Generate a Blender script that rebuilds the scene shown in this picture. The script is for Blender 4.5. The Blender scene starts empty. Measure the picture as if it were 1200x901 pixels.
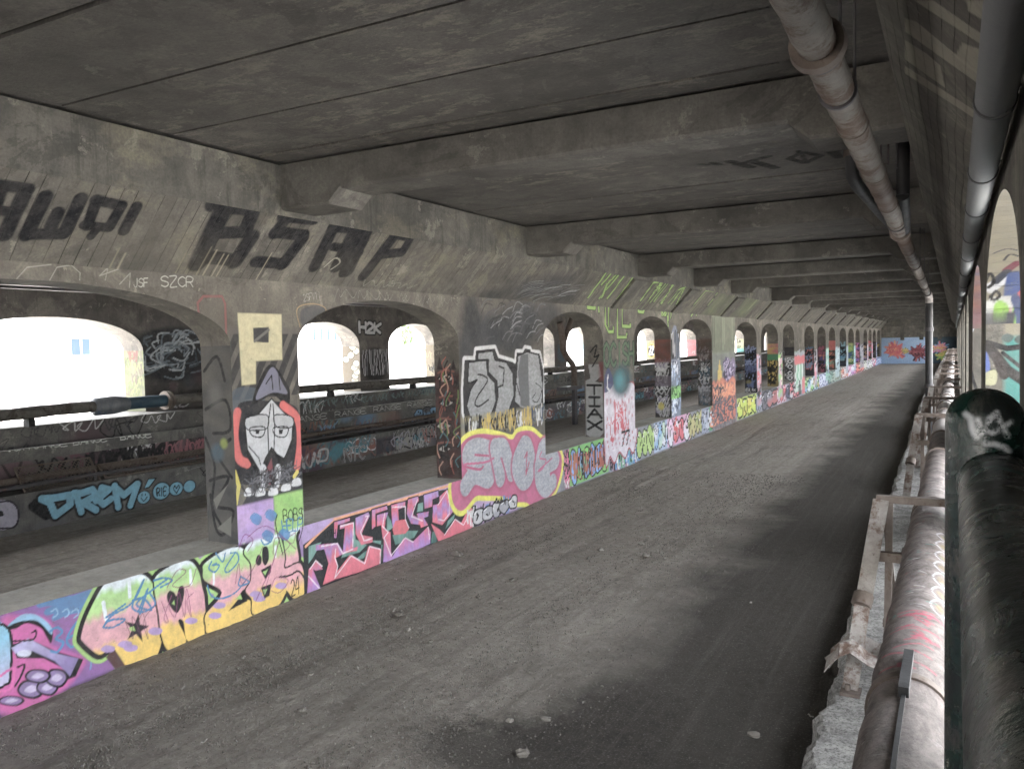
import bpy, math, random
import numpy as np
from mathutils import Matrix, Vector

# ------------------------------------------------------------------ camera
SC = bpy.context.scene
COL = SC.collection
CAM_H = 2.8
F_PX = 952.85                       # focal length in pixels of the 1200 px wide photograph
def _basis():
    a = np.array([1119-600.0, 392-450.5]); b = np.array([-1150-600.0, 445-450.5])
    f = math.sqrt(-(a@b))
    Y = np.array([a[0], a[1], f]); Y /= np.linalg.norm(Y)
    X = -np.array([b[0], b[1], f]); X /= np.linalg.norm(X)
    return f, np.stack([X, Y, np.cross(X, Y)], 1)
F_PX, RM = _basis()
cam_d = bpy.data.cameras.new('camera'); cam = bpy.data.objects.new('camera', cam_d); COL.objects.link(cam)
cam_d.sensor_width = 36; cam_d.lens = 36*F_PX/1200; cam_d.clip_start = 0.05; cam_d.clip_end = 3000
m = Matrix.Identity(4)
for i in range(3):
    m[i][0] = RM[0, i]; m[i][1] = -RM[1, i]; m[i][2] = -RM[2, i]
m[2][3] = CAM_H
cam.matrix_world = m
SC.camera = cam

# ------------------------------------------------------------------ light
SUN_EL, SUN_AZ = 64.0, 288.0        # azimuth clockwise from +Y: the sun stands high over the left (-X) side
W = bpy.data.worlds.new("World"); SC.world = W; W.use_nodes = True
nt = W.node_tree; bg = nt.nodes['Background']
sky = nt.nodes.new('ShaderNodeTexSky'); sky.sky_type = 'NISHITA'; sky.sun_disc = False
sky.sun_elevation = math.radians(SUN_EL); sky.sun_rotation = math.radians(SUN_AZ)
sky.dust_density = 3.0; sky.ozone_density = 0.6
hz = nt.nodes.new('ShaderNodeHueSaturation'); hz.inputs['Saturation'].default_value = 0.18; hz.inputs['Value'].default_value = 1.3   # thin white cloud
nt.links.new(sky.outputs[0], hz.inputs['Color']); nt.links.new(hz.outputs[0], bg.inputs[0]); bg.inputs[1].default_value = 0.15
sd = bpy.data.lights.new('sun', 'SUN'); so = bpy.data.objects.new('sun', sd); COL.objects.link(so)
sd.energy = 3.0; sd.angle = math.radians(0.6); sd.color = (1.0, 0.95, 0.88)
az, el = math.radians(SUN_AZ), math.radians(SUN_EL)
sv = Vector((math.sin(az)*math.cos(el), math.cos(az)*math.cos(el), math.sin(el)))
so.rotation_euler = sv.to_track_quat('Z', 'Y').to_euler()
so.location = (-30, -10, 40)
SC.view_settings.view_transform = 'Standard'; SC.view_settings.look = 'None'
SC.view_settings.gamma = 1; SC.view_settings.exposure = 4.42
SC.render.engine = 'CYCLES'
SC.cycles.use_denoising = True
SC.cycles.max_bounces = 10; SC.cycles.diffuse_bounces = 7
SC.cycles.sample_clamp_indirect = 8

# ------------------------------------------------------------------ helpers
def lin(c):
    if isinstance(c, str):
        c = tuple(int(c[i:i+2], 16)/255 for i in (0, 2, 4))
    return tuple(x/12.92 if x <= .04045 else ((x+.055)/1.055)**2.4 for x in c[:3])
def tag(o, label=None, cat=None, group=None, kind=None):
    if label: o['label'] = label
    if cat: o['category'] = cat
    if group: o['group'] = group
    if kind: o['kind'] = kind
    return o
def empty(name, loc=(0, 0, 0), label=None, cat=None, group=None):
    o = bpy.data.objects.new(name, None); COL.objects.link(o); o.location = loc
    o.empty_display_size = .2
    return tag(o, label, cat, group)
def ray(px, py):
    d = np.array([px-600, py-450.5, F_PX]); return RM.T@d

class MB:                           # collects shapes, links them as one mesh
    def __init__(s): s.v = []; s.f = []; s.sm = []
    def add(s, vs, fs, smooth=False):
        n = len(s.v); s.v += [tuple(map(float, p)) for p in vs]
        s.f += [tuple(i+n for i in f) for f in fs]; s.sm += [smooth]*len(fs); return s
    def box(s, x0, x1, y0, y1, z0, z1, M=None, bev=0.0):
        if bev > 0:
            b = bev; prof = []
            pts = []
            for z, k in ((z0, b), (z0+b, 0), (z1-b, 0), (z1, b)):
                pts.append([(x0+k+b, y0+k), (x1-k-b, y0+k), (x1-k, y0+k+b), (x1-k, y1-k-b), (x1-k-b, y1-k), (x0+k+b, y1-k), (x0+k, y1-k-b), (x0+k, y0+k+b)])
                prof.append(z)
            vs = [(x, y, prof[i]) for i in range(4) for x, y in pts[i]]
            fs = [tuple(reversed(range(8))), tuple(range(24, 32))]
            for i in range(3):
                for j in range(8): fs.append((i*8+j, i*8+(j+1) % 8, (i+1)*8+(j+1) % 8, (i+1)*8+j))
        else:
            vs = [(x0, y0, z0), (x1, y0, z0), (x1, y1, z0), (x0, y1, z0), (x0, y0, z1), (x1, y0, z1), (x1, y1, z1), (x0, y1, z1)]
            fs = [(0, 3, 2, 1), (4, 5, 6, 7), (0, 1, 5, 4), (1, 2, 6, 5), (2, 3, 7, 6), (3, 0, 4, 7)]
        if M is not None: vs = [tuple(M@Vector(v)) for v in vs]
        return s.add(vs, fs)
    def tube(s, pts, r, n=16, cap=True, closed=False):
        pts = [Vector(p) for p in pts]; N = len(pts)
        rr = r if isinstance(r, (list, tuple)) else [r]*N
        vs = []; ref = None
        for i, p in enumerate(pts):
            t = (pts[min(i+1, N-1)]-pts[max(i-1, 0)]).normalized()
            if ref is None: ref = t.orthogonal().normalized()
            ref = (ref-t*ref.dot(t)).normalized(); b = t.cross(ref)
            for k in range(n):
                a = 2*math.pi*k/n; vs.append(p+(ref*math.cos(a)+b*math.sin(a))*rr[i])
        fs = [(i*n+k, i*n+(k+1) % n, (i+1)*n+(k+1) % n, (i+1)*n+k) for i in range(N-1) for k in range(n)]
        s.add(vs, fs, True)
        if cap:
            s.add(vs[:n], [tuple(reversed(range(n)))]); s.add(vs[-n:], [tuple(range(n))])
        return s
    def bar(s, a, b, w, h, up=(0, 0, 1)):
        a, b = Vector(a), Vector(b); t = (b-a).normalized(); u = Vector(up)
        sd_ = t.cross(u).normalized(); u = sd_.cross(t).normalized()
        vs = [p+sd_*i*w/2+u*j*h/2 for p in (a, b) for i, j in ((-1, -1), (1, -1), (1, 1), (-1, 1))]
        return s.add(vs, [(3, 2, 1, 0), (4, 5, 6, 7), (0, 1, 5, 4), (1, 2, 6, 5), (2, 3, 7, 6), (3, 0, 4, 7)])
    def build(s, name, mat, parent=None, origin=None):
        me = bpy.data.meshes.new(name)
        o0 = Vector(origin) if origin is not None else (parent_world(parent) if parent else Vector((0, 0, 0)))
        me.from_pydata([(v[0]-o0.x, v[1]-o0.y, v[2]-o0.z) for v in s.v], [], s.f)
        me.polygons.foreach_set('use_smooth', s.sm); me.update()
        o = bpy.data.objects.new(name, me); COL.objects.link(o)
        if parent: o.parent = parent; pw = parent_world(parent); o.location = o0-pw
        else: o.location = o0
        if mat: me.materials.append(mat)
        return o
def parent_world(p):
    l = Vector(p.location)
    while p.parent: p = p.parent; l += Vector(p.location)
    return l
def copy_tree(o, parent=None):
    c = o.copy(); COL.objects.link(c); c.parent = parent
    for ch in list(o.children): copy_tree(ch, c)
    return c

# ------------------------------------------------------------------ painting on walls (in metres on each wall's own plane)
class Plane:
    def __init__(s, o, u, v):
        s.o = np.array(o, float); s.u = np.array(u, float); s.v = np.array(v, float)
        s.n = np.cross(s.u, s.v); s.ops = []; s.dim = 1.0
    def px(s, x, y):                # where on this wall the photograph shows pixel (x, y)
        d = ray(x, y); C = np.array([0, 0, CAM_H])
        p = C+d*((s.o-C)@s.n)/(d@s.n)-s.o
        return (p@s.u, p@s.v)
    def tr(s, pts, crop=None):
        if crop is None: return [s.px(*p) for p in pts]
        x0, y0, k = crop; return [s.px(x0+p[0]/k, y0+p[1]/k) for p in pts]
    def eval(s, P):
        q = P-s.o; U = q@s.u; V = q@s.v
        out = np.zeros((len(U), 4)); 
        if not len(U): return out
        bb = (U.min(), U.max(), V.min(), V.max())
        for (a0, a1, b0, b1), fn in s.ops:
            if a0 > bb[1] or a1 < bb[0] or b0 > bb[3] or b1 < bb[2]: continue
            idx = np.nonzero((U >= a0) & (U <= a1) & (V >= b0) & (V <= b1))[0]
            if not len(idx): continue
            c, a = fn(U[idx], V[idx])
            A = out[idx, 3]; na = a+A*(1-a); d = np.maximum(na, 1e-6)
            out[idx, :3] = (c*a[:, None]+out[idx, :3]*(A*(1-a))[:, None])/d[:, None]
            out[idx, 3] = na
        return out
    # --- strokes and fills; points are plane coordinates
    def _c(s, col):
        if callable(col): return (lambda U, V: col(U, V)*s.dim) if s.dim != 1 else col
        c = np.array(lin(col))*s.dim; return lambda U, V: np.broadcast_to(c, (len(U), 3))
    def line(s, pts, col, w, soft=.25, al=1.0, smooth=False, closed=False):
        if smooth: pts = crom(pts, closed)
        elif closed: pts = list(pts)+[pts[0]]
        P = np.array(pts, float); c = s._c(col); r = w/2; sf = max(r*soft, .004)
        e = r+sf; bb = (P[:, 0].min()-e, P[:, 0].max()+e, P[:, 1].min()-e, P[:, 1].max()+e)
        def fn(U, V):
            d = np.full(len(U), 1e9)
            for i in range(len(P)-1):
                a, b = P[i], P[i+1]; ab = b-a; L = ab@ab+1e-12
                t = np.clip(((U-a[0])*ab[0]+(V-a[1])*ab[1])/L, 0, 1)
                d = np.minimum(d, (U-a[0]-t*ab[0])**2+(V-a[1]-t*ab[1])**2)
            d = np.sqrt(d); return c(U, V), np.clip((r+sf*.5-d)/sf, 0, 1)*al
        s.ops.append((bb, fn))
    def fill(s, pts, col, al=1.0, soft=.008, smooth=False):
        if smooth: pts = crom(pts, True)
        P = np.array(pts, float); c = s._c(col)
        bb = (P[:, 0].min()-soft, P[:, 0].max()+soft, P[:, 1].min()-soft, P[:, 1].max()+soft)
        def fn(U, V):
            ins = np.zeros(len(U), bool); d = np.full(len(U), 1e9); n = len(P)
            for i in range(n):
                a, b = P[i], P[(i+1) % n]
                if a[1] != b[1]:
                    cr = ((a[1] > V) != (b[1] > V)) & (U < (b[0]-a[0])*(V-a[1])/(b[1]-a[1])+a[0]); ins ^= cr
                ab = b-a; L = ab@ab+1e-12
                t = np.clip(((U-a[0])*ab[0]+(V-a[1])*ab[1])/L, 0, 1)
                d = np.minimum(d, (U-a[0]-t*ab[0])**2+(V-a[1]-t*ab[1])**2)
            d = np.sqrt(d)*np.where(ins, 1, -1)
            return c(U, V), np.clip(.5+d/soft, 0, 1)*al
        s.ops.append((bb, fn))
    def blob(s, u, v, ru, rv, col, al=1.0, soft=.5):
        c = s._c(col); bb = (u-ru, u+ru, v-rv, v+rv)
        def fn(U, V):
            d = np.sqrt(((U-u)/ru)**2+((V-v)/rv)**2); return c(U, V), np.clip((1-d)/max(soft, .02), 0, 1)*al
        s.ops.append((bb, fn))
    def rect(s, u0, u1, v0, v1, col, al=1.0, soft=.02, rag=0.0, seed=0):
        rn = random.Random(seed)
        if rag == 0: return s.fill([(u0, v0), (u1, v0), (u1, v1), (u0, v1)], col, al, soft)
        pts = []; k = 14
        for i in range(k): pts.append((u0+(u1-u0)*i/k, v0+rn.uniform(-rag, rag)))
        for i in range(6): pts.append((u1+rn.uniform(-rag, rag), v0+(v1-v0)*i/6))
        for i in range(k): pts.append((u1-(u1-u0)*i/k, v1+rn.uniform(-rag, rag)))
        for i in range(6): pts.append((u0+rn.uniform(-rag, rag), v1-(v1-v0)*i/6))
        s.fill(pts, col, al, soft)
def crom(pts, closed=False, k=5):
    P = [np.array(p, float) for p in pts]; n = len(P); out = []
    if n < 3: return pts
    for i in range(n if closed else n-1):
        p0 = P[(i-1) % n] if closed or i > 0 else P[0]; p1 = P[i]; p2 = P[(i+1) % n]
        p3 = P[(i+2) % n] if closed or i+2 < n else P[-1]
        for j in range(k):
            t = j/k
            out.append(.5*((2*p1)+(p2-p0)*t+(2*p0-5*p1+4*p2-p3)*t*t+(3*p1-p0-3*p2+p3)*t**3))
    if not closed: out.append(P[-1])
    return [tuple(p) for p in out]
def vgrad(stops, jit=.0):
    vs = [a for a, _ in stops]; cs = np.array([lin(c) for _, c in stops])
    def f(U, V):
        W_ = V+jit*np.sin(U*21+np.sin(U*53))
        return np.stack([np.interp(W_, vs, cs[:, k]) for k in range(3)], 1)
    return f
def mottle(c1, c2, k=9.0, ph=0.0):
    a = np.array(lin(c1)); b = np.array(lin(c2))
    def f(U, V):
        t = .5+.5*np.sin(U*k+2.1*np.sin(V*k*1.3+ph)+ph)*np.sin(V*k*.9+1.7*np.sin(U*k*.7)+ph*2)
        return a+(b-a)*t[:, None]
    return f
# a small alphabet of strokes in a unit box
GL = {
 'A': [[(0, 0), (.5, 1), (1, 0)], [(.2, .4), (.8, .4)]], 'B': [[(0, 0), (0, 1), (.7, 1), (.85, .78), (.6, .55), (0, .55)], [(.6, .55), (1, .3), (.75, 0), (0, 0)]],
 'C': [[(1, .85), (.6, 1), (.15, .8), (0, .5), (.15, .2), (.6, 0), (1, .15)]], 'D': [[(0, 0), (0, 1), (.6, .95), (1, .6), (.9, .25), (.5, 0), (0, 0)]],
 'E': [[(1, 1), (0, 1), (0, 0), (1, 0)], [(0, .5), (.8, .5)]], 'F': [[(1, 1), (0, 1), (0, 0)], [(0, .5), (.8, .5)]],
 'G': [[(1, .85), (.5, 1), (.05, .7), (.05, .3), (.5, 0), (1, .2), (1, .5), (.55, .5)]], 'H': [[(0, 0), (0, 1)], [(1, 0), (1, 1)], [(0, .5), (1, .5)]],
 'I': [[(.5, 0), (.5, 1)]], 'J': [[(.8, 1), (.8, .2), (.4, 0), (.05, .25)]], 'K': [[(0, 0), (0, 1)], [(1, 1), (.05, .5), (1, 0)]],
 'L': [[(0, 1), (0, 0), (1, 0)]], 'M': [[(0, 0), (.1, 1), (.5, .35), (.9, 1), (1, 0)]], 'N': [[(0, 0), (0, 1), (1, 0), (1, 1)]],
 'O': [[(.5, 1), (.1, .8), (0, .5), (.1, .2), (.5, 0), (.9, .2), (1, .5), (.9, .8), (.5, 1)]], 'P': [[(0, 0), (0, 1), (.8, .98), (1, .75), (.8, .5), (0, .48)]],
 'R': [[(0, 0), (0, 1), (.8, .98), (.95, .75), (.75, .5), (0, .48)], [(.5, .5), (1, 0)]], 'S': [[(1, .85), (.6, 1), (.1, .85), (.1, .6), (.9, .42), (.95, .15), (.5, 0), (0, .12)]],
 'T': [[(0, 1), (1, 1)], [(.5, 1), (.5, 0)]], 'U': [[(0, 1), (0, .25), (.4, 0), (.8, .1), (1, .4), (1, 1)]], 'V': [[(0, 1), (.5, 0), (1, 1)]],
 'W': [[(0, 1), (.2, 0), (.5, .6), (.8, 0), (1, 1)]], 'X': [[(0, 0), (1, 1)], [(0, 1), (1, 0)]], 'Y': [[(0, 1), (.5, .5), (1, 1)], [(.5, .5), (.5, 0)]],
 'Z': [[(0, 1), (1, 1), (0, 0), (1, 0)]], '2': [[(0, .8), (.4, 1), (.9, .8), (.8, .5), (0, 0), (1, 0)]], '3': [[(0, .9), (.5, 1), (.9, .75), (.4, .55), (.95, .3), (.5, 0), (0, .1)]],
 '4': [[(.8, 0), (.8, 1), (0, .35), (1, .35)]], '6': [[(.8, 1), (.2, .6), (0, .3), (.4, 0), (.9, .2), (.7, .5), (.1, .4)]], '7': [[(0, 1), (1, 1), (.4, 0)]],
 '9': [[(.9, .7), (.5, .5), (.1, .7), (.4, 1), (.9, .85), (.8, .3), (.4, 0)]], '!': [[(.5, 1), (.5, .35)], [(.5, .08), (.5, .02)]], '"': [[(.3, 1), (.3, .7)], [(.7, 1), (.7, .7)]],
 '1': [[(.2, .8), (.5, 1), (.5, 0)]], '.': [[(.4, .05), (.6, .05)]], '-': [[(.1, .5), (.9, .5)]]}
def word(pl, text, quad, layers, gap=.22, smooth=True, crop=None, planar=False, perletter=False, vertical=False):
    """strokes of a word between four corners TL, TR, BR, BL; layers = [(width, colour)] from the back to the front"""
    q = [np.array(p) for p in (quad if planar else pl.tr(quad, crop))]
    n = len(text); cw = 1/(n+gap*(n-1)); sets = []
    for i, ch in enumerate(text):
        if ch == ' ': continue
        g = []
        for st in GL.get(ch, GL['I']):
            pts = crom(st) if smooth and len(st) > 3 else st
            o = []
            for x, y in pts:
                if vertical: a, b = x, 1-(i*(1+gap)+(1-y))*cw
                else: a, b = (i*(1+gap)+x)*cw, y
                o.append(tuple((q[0]*(1-a)+q[1]*a)*b+(q[3]*(1-a)+q[2]*a)*(1-b)))
            g.append(o)
        sets.append(g)
    if perletter:
        for g in sets:
            for w, c in layers:
                for o in g: pl.line(o, c, w, .12)
    else:
        for w, c in layers:
            for g in sets:
                for o in g: pl.line(o, c, w, .12)
def scrawl(pl, u0, u1, v0, v1, col, w, seed, n=5, al=1.0):
    """an illegible looping signature"""
    rn = random.Random(seed); P = []
    for i in range(n*2+1):
        u = u0+(u1-u0)*(i+rn.uniform(-.5, .5))/(n*2); v = (v0 if i % 2 else v1)+(v1-v0)*rn.uniform(-.15, .25)*(1 if i % 2 else -1)
        P.append((u, v))
        if rn.random() < .35: P.append((u-(u1-u0)*.12, (v0+v1)/2+rn.uniform(-.2, .2)*(v1-v0)))
    pl.line(P, col, w, .3, al, smooth=True)
def piece(pl, u0, u1, v0, v1, seed, fills, outline='16151a', back=None, halo=None, n=4, hi='f4f4f4'):
    """a bubble-letter throw-up made of fat abstract shapes"""
    rn = random.Random(seed); H = v1-v0; Wd = u1-u0
    if back: pl.rect(u0-.03*Wd, u1+.03*Wd, v0, v1+.02*H, mottle(back, back if isinstance(back, str) else back, 5), .95, .02)
    cw = Wd/n; shapes = []
    for i in range(n):
        cu = u0+cw*(i+.5); k = 9; pts = []
        for j in range(k):
            a = 2*math.pi*j/k+rn.uniform(-.2, .2); rr = rn.uniform(.72, 1.1)
            pts.append((cu+math.cos(a)*cw*.6*rr, (v0+v1)/2+math.sin(a)*H*.46*rr))
        shapes.append((cu, pts))
    o = min(cw, H)*.09
    if halo:
        for cu, p in shapes: pl.line(p, halo, o*5, .1, smooth=True, closed=True)
    for i, (cu, p) in enumerate(shapes):
        pl.line(p, outline, o*2.4, .1, smooth=True, closed=True)
        c = fills[i % len(fills)]; c2 = fills[(i+1) % len(fills)]
        pl.fill(p, vgrad([(v0+.25*H, c2), (v0+.6*H, c), (v1, c)], .05*H) if rn.random() < .7 else c, smooth=True)
        for _ in range(2):
            a = (cu+rn.uniform(-.25, .2)*cw, v0+H*rn.uniform(.3, .7))
            pl.line([a, (a[0]+rn.uniform(-.2, .2)*cw, a[1]+rn.uniform(.08, .22)*H), (a[0]+rn.uniform(-.1, .25)*cw, a[1]+rn.uniform(-.1, .1)*H)], outline, o*rn.uniform(.8, 1.5), .2, smooth=True)
        if hi: pl.line([(p[3][0]*.8+cu*.2, p[3][1]*.85+(v0+v1)/2*.15), (p[4][0]*.8+cu*.2, p[4][1])], hi, o*.6, .3)
def tagwall(pl, u0, u1, v0, v1, seed, n, cols, smin=.2, smax=.7, w=.02, pieces=0):
    """a wall worked over many times: colour fields, throw-ups, signatures"""
    rn = random.Random(seed)
    for i in range(n//2):
        u = rn.uniform(u0, u1); v = rn.uniform(v0, v1); a = rn.uniform(smin, smax)
        pl.blob(u, v, a*rn.uniform(.5, 1.2), a*rn.uniform(.25, .6), rn.choice(cols), rn.uniform(.35, .8), rn.uniform(.2, .7))
    for i in range(pieces):
        a = rn.uniform(smin, smax)*1.6; u = rn.uniform(u0, max(u0+.01, u1-a)); v = rn.uniform(v0, v0+(v1-v0)*.4)
        piece(pl, u, u+a, v, v+min(a*.6, (v1-v0)*.6), seed*7+i, [rn.choice(cols), rn.choice(cols)], outline=rn.choice(['16151a', '1c1c28', 'e6e6e6']), n=rn.choice([3, 4]), hi=None)
    for i in range(n):
        u = rn.uniform(u0, u1); v = rn.uniform(v0, v1); a = rn.uniform(smin, smax)
        scrawl(pl, u-a/2, u+a/2, max(v0, v-a*.2), min(v1, v+a*.2), rn.choice(cols+['101014', 'dcdcdc']), w*rn.uniform(.6, 1.6), seed*31+i, rn.choice([3, 4, 5]), rn.uniform(.6, 1))

def grid(o, du, dv, us, vs):        # rectangular patch: origin, unit directions, coordinates along each
    o = np.array(o, float); du = np.array(du, float); dv = np.array(dv, float)
    U, V = np.meshgrid(us, vs, indexing='ij')
    return (o+U[..., None]*du+V[..., None]*dv), False
def paint_mesh(name, parent, patches, mat, planes):
    """patches: list of (array nu x nv x 3, flip, plane index or None)"""
    vs = []; fs = []; cols = []; n0 = 0
    for (P, flip, pi) in patches:
        nu, nv = P.shape[:2]; Q = P.reshape(-1, 3); vs.append(Q)
        I = (np.arange(nu-1)[:, None]*nv+np.arange(nv-1)[None]).ravel()+n0
        q = np.stack([I, I+nv, I+nv+1, I+1], 1)
        if flip: q = q[:, ::-1]
        fs.append(q); n0 += len(Q)
        cols.append(planes[pi].eval(Q) if pi is not None else np.zeros((len(Q), 4)))
    V = np.concatenate(vs); F_ = np.concatenate(fs); Cc = np.concatenate(cols).astype(np.float32)
    me = bpy.data.meshes.new(name)
    me.vertices.add(len(V)); me.loops.add(len(F_)*4); me.polygons.add(len(F_))
    pw = np.array(parent_world(parent)) if parent else np.zeros(3)
    me.vertices.foreach_set('co', (V-pw).astype(np.float32).ravel())
    me.loops.foreach_set('vertex_index', F_.astype(np.int32).ravel())
    me.polygons.foreach_set('loop_start', (np.arange(len(F_))*4).astype(np.int32))
    me.update(calc_edges=True)
    at = me.attributes.new('paint', 'FLOAT_COLOR', 'POINT'); at.data.foreach_set('color', Cc.ravel())
    me.materials.append(mat)
    o = bpy.data.objects.new(name, me); COL.objects.link(o)
    if parent: o.parent = parent
    return o

# ------------------------------------------------------------------ materials
class NT:
    def __init__(s, name):
        s.m = bpy.data.materials.new(name); s.m.use_nodes = True; s.t = s.m.node_tree
        s.b = s.t.nodes['Principled BSDF']; s.pos = s.n('ShaderNodeNewGeometry').outputs['Position']
    def n(s, t, **k):
        x = s.t.nodes.new(t)
        for a, b in k.items(): setattr(x, a, b)
        return x
    def l(s, a, b): s.t.links.new(a, b)
    def put(s, inp, v):
        if isinstance(v, bpy.types.NodeSocket): s.l(v, inp)
        elif isinstance(v, (int, float)): inp.default_value = v
        elif len(v) == 3 and inp.type == 'RGBA': inp.default_value = (*v, 1)
        else: inp.default_value = v
    def scale(s, sc, src=None):
        x = s.n('ShaderNodeVectorMath', operation='MULTIPLY'); s.put(x.inputs[0], src or s.pos); x.inputs[1].default_value = sc; return x.outputs[0]
    def noise(s, sc=1, det=4, rough=.6, vec=None, dist=0):
        x = s.n('ShaderNodeTexNoise'); s.l(vec or s.pos, x.inputs['Vector'])
        x.inputs['Scale'].default_value = sc; x.inputs['Detail'].default_value = det; x.inputs['Roughness'].default_value = rough; x.inputs['Distortion'].default_value = dist
        return x.outputs[0]
    def ramp(s, v, a, b, lo=0.0, hi=1.0):
        x = s.n('ShaderNodeMapRange'); x.clamp = True; s.put(x.inputs[0], v)
        for i, k in enumerate((a, b, lo, hi)): x.inputs[i+1].default_value = k
        return x.outputs[0]
    def mix(s, f, a, b, mode='MIX'):
        x = s.n('ShaderNodeMix', data_type='RGBA', blend_type=mode); s.put(x.inputs[0], f); s.put(x.inputs[6], a); s.put(x.inputs[7], b); return x.outputs[2]
    def math(s, op, a, b=0.0):
        x = s.n('ShaderNodeMath', operation=op); s.put(x.inputs[0], a); s.put(x.inputs[1], b); return x.outputs[0]
    def xyz(s):
        x = s.n('ShaderNodeSeparateXYZ'); s.l(s.pos, x.inputs[0]); return x.outputs
    def bump(s, h, d=.01, st=.6, prev=None):
        x = s.n('ShaderNodeBump'); x.inputs['Strength'].default_value = st; x.inputs['Distance'].default_value = d; s.l(h, x.inputs['Height'])
        if prev: s.l(prev, x.inputs['Normal'])
        return x.outputs[0]
    def out(s, col, rough=.9, normal=None, metal=0.0, spec=None):
        s.put(s.b.inputs['Base Color'], col); s.put(s.b.inputs['Roughness'], rough); s.put(s.b.inputs['Metallic'], metal)
        if spec is not None: s.b.inputs['Specular IOR Level'].default_value = spec
        if normal: s.l(normal, s.b.inputs['Normal'])
        return s.m
def concrete(name, base, dark, light, board=None, painted=False, streak=1.0, stain=.5, warm=None, peel=None, spec=.25, patchy=1.0):
    k = NT(name)
    big = k.noise(.55, 5, .62); mid = k.noise(3.2, 7, .68, dist=.4); fine = k.noise(42, 4, .7)
    c = k.mix(k.ramp(mid, .34, .68), dark, base)
    c = k.mix(k.ramp(k.noise(1.3, 6, .7, dist=.8), .56, .66, 0, .75), c, light)
    if warm: c = k.mix(k.ramp(k.noise(.9, 6, .72, vec=k.scale((1, 1.3, 2.4))), .52, .64, 0, .8), c, warm)
    c = k.mix(k.ramp(big, .35, .62, stain, 0), c, tuple(x*.38 for x in dark))
    if streak: c = k.mix(k.ramp(k.noise(2.2, 5, .75, vec=k.scale((5, 5, .35))), .55, .75, 0, .55*streak), c, tuple(x*.35 for x in dark))
    if streak: c = k.mix(k.ramp(k.noise(2.0, 6, .8, vec=k.scale((7, 7, .5))), .66, .74, 0, .5*streak), c, tuple(min(.75, x*1.8) for x in light))
    if peel:
        c = k.mix(k.math('MULTIPLY', k.ramp(k.noise(2.6, 9, .8, vec=k.scale((1.0, 2.4, 1))), .52, .57, 0, .8), k.ramp(k.noise(.5, 3), .45, .6)), c, peel)
    if patchy:
        e1 = k.noise(1.1, 9, .74, dist=.6, vec=k.scale((1, 1, 1.5))); e2 = k.noise(2.3, 9, .76, dist=.3)
        c = k.mix(k.ramp(e1, .56, .575, 0, .42*patchy), c, tuple(x*.55 for x in dark)); c = k.mix(k.ramp(e2, .60, .612, 0, .5*patchy), c, tuple(min(.6, x*1.15) for x in light))
        c = k.mix(k.ramp(k.noise(14, 6, .8), .64, .68, 0, .6*patchy), c, tuple(x*.3 for x in dark))
    h = k.math('ADD', k.math('MULTIPLY', mid, .5), k.math('MULTIPLY', fine, .35))
    c = k.mix(k.ramp(fine, .3, .7, .45, 0), c, tuple(x*.5 for x in dark))
    nrm = k.bump(h, .02, .7)
    if board:
        ax, pitch = board
        f = k.math('FRACT', k.math('MULTIPLY', k.math('ADD', k.xyz()[ax], k.math('MULTIPLY', k.noise(.8, 2), .05)), 1/pitch))
        g = k.ramp(k.math('ABSOLUTE', k.math('SUBTRACT', f, .5)), .46, .495)
        tone = k.n('ShaderNodeTexWhiteNoise', noise_dimensions='1D'); k.l(k.math('FLOOR', k.math('MULTIPLY', k.math('ADD', k.xyz()[ax], k.math('MULTIPLY', k.noise(.8, 2), .05)), 1/pitch)), tone.inputs['W'])
        c = k.mix(k.math('MULTIPLY', tone.outputs['Value'], .4), c, tuple(x*.45 for x in dark))
        c = k.mix(k.math('MULTIPLY', g, k.ramp(k.noise(1.7, 3), .4, .6)), c, tuple(x*.12 for x in dark))
        nrm = k.bump(k.math('MULTIPLY', g, -1.0), .02, .6, nrm)
    rough = .92
    if painted:
        at = k.n('ShaderNodeAttribute', attribute_name='paint')
        wear = k.ramp(k.noise(16, 8, .78), .30, .42, .35, 1)
        scr = k.ramp(k.noise(6, 7, .75, vec=k.scale((3, 3, .5))), .26, .34, .3, 1)
        a = k.math('MULTIPLY', at.outputs['Alpha'], k.math('MULTIPLY', wear, scr))
        hs = k.n('ShaderNodeHueSaturation'); k.l(at.outputs['Color'], hs.inputs['Color']); hs.inputs['Saturation'].default_value = .80; hs.inputs['Value'].default_value = .92
        pc = k.mix(k.ramp(k.noise(9, 6, .75), .3, .62, .4, 0), hs.outputs[0], (.11, .105, .1))
        c = k.mix(a, c, pc); rough = k.math('SUBTRACT', .92, k.math('MULTIPLY', a, .25))
    return k.out(c, rough, nrm, spec=spec)
def metal_mat(name, c1, c2, rust=None, rough=.55, metal=.0, sc=6.0, rustamt=.55, bump=.004):
    k = NT(name)
    n = k.noise(sc, 7, .7, dist=.5); c = k.mix(k.ramp(n, .35, .65), c1, c2)
    if rust:
        c = k.mix(k.ramp(k.noise(sc*.6, 8, .75), rustamt, rustamt+.1), c, rust)
        c = k.mix(k.ramp(k.noise(sc*5, 5, .7), .6, .72, 0, .7), c, tuple(x*.4 for x in rust))
    return k.out(c, k.ramp(n, .3, .7, rough-.15, rough+.2), k.bump(k.noise(sc*6, 6, .7), bump, .7), metal)
M = {}
M['wall'] = concrete('arcade concrete', (.235, .217, .187), (.12, .113, .102), (.31, .287, .24), painted=True)
M['wall_r'] = concrete('right arcade concrete', (.20, .185, .155), (.10, .095, .085), (.27, .25, .205), board=(1, .11), painted=True, streak=.7)
M['cove'] = concrete('board marked cove concrete', (.235, .22, .19), (.115, .11, .10), (.30, .28, .237), board=(1, .13), painted=True, warm=(.25, .23, .178), stain=.5)
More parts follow.
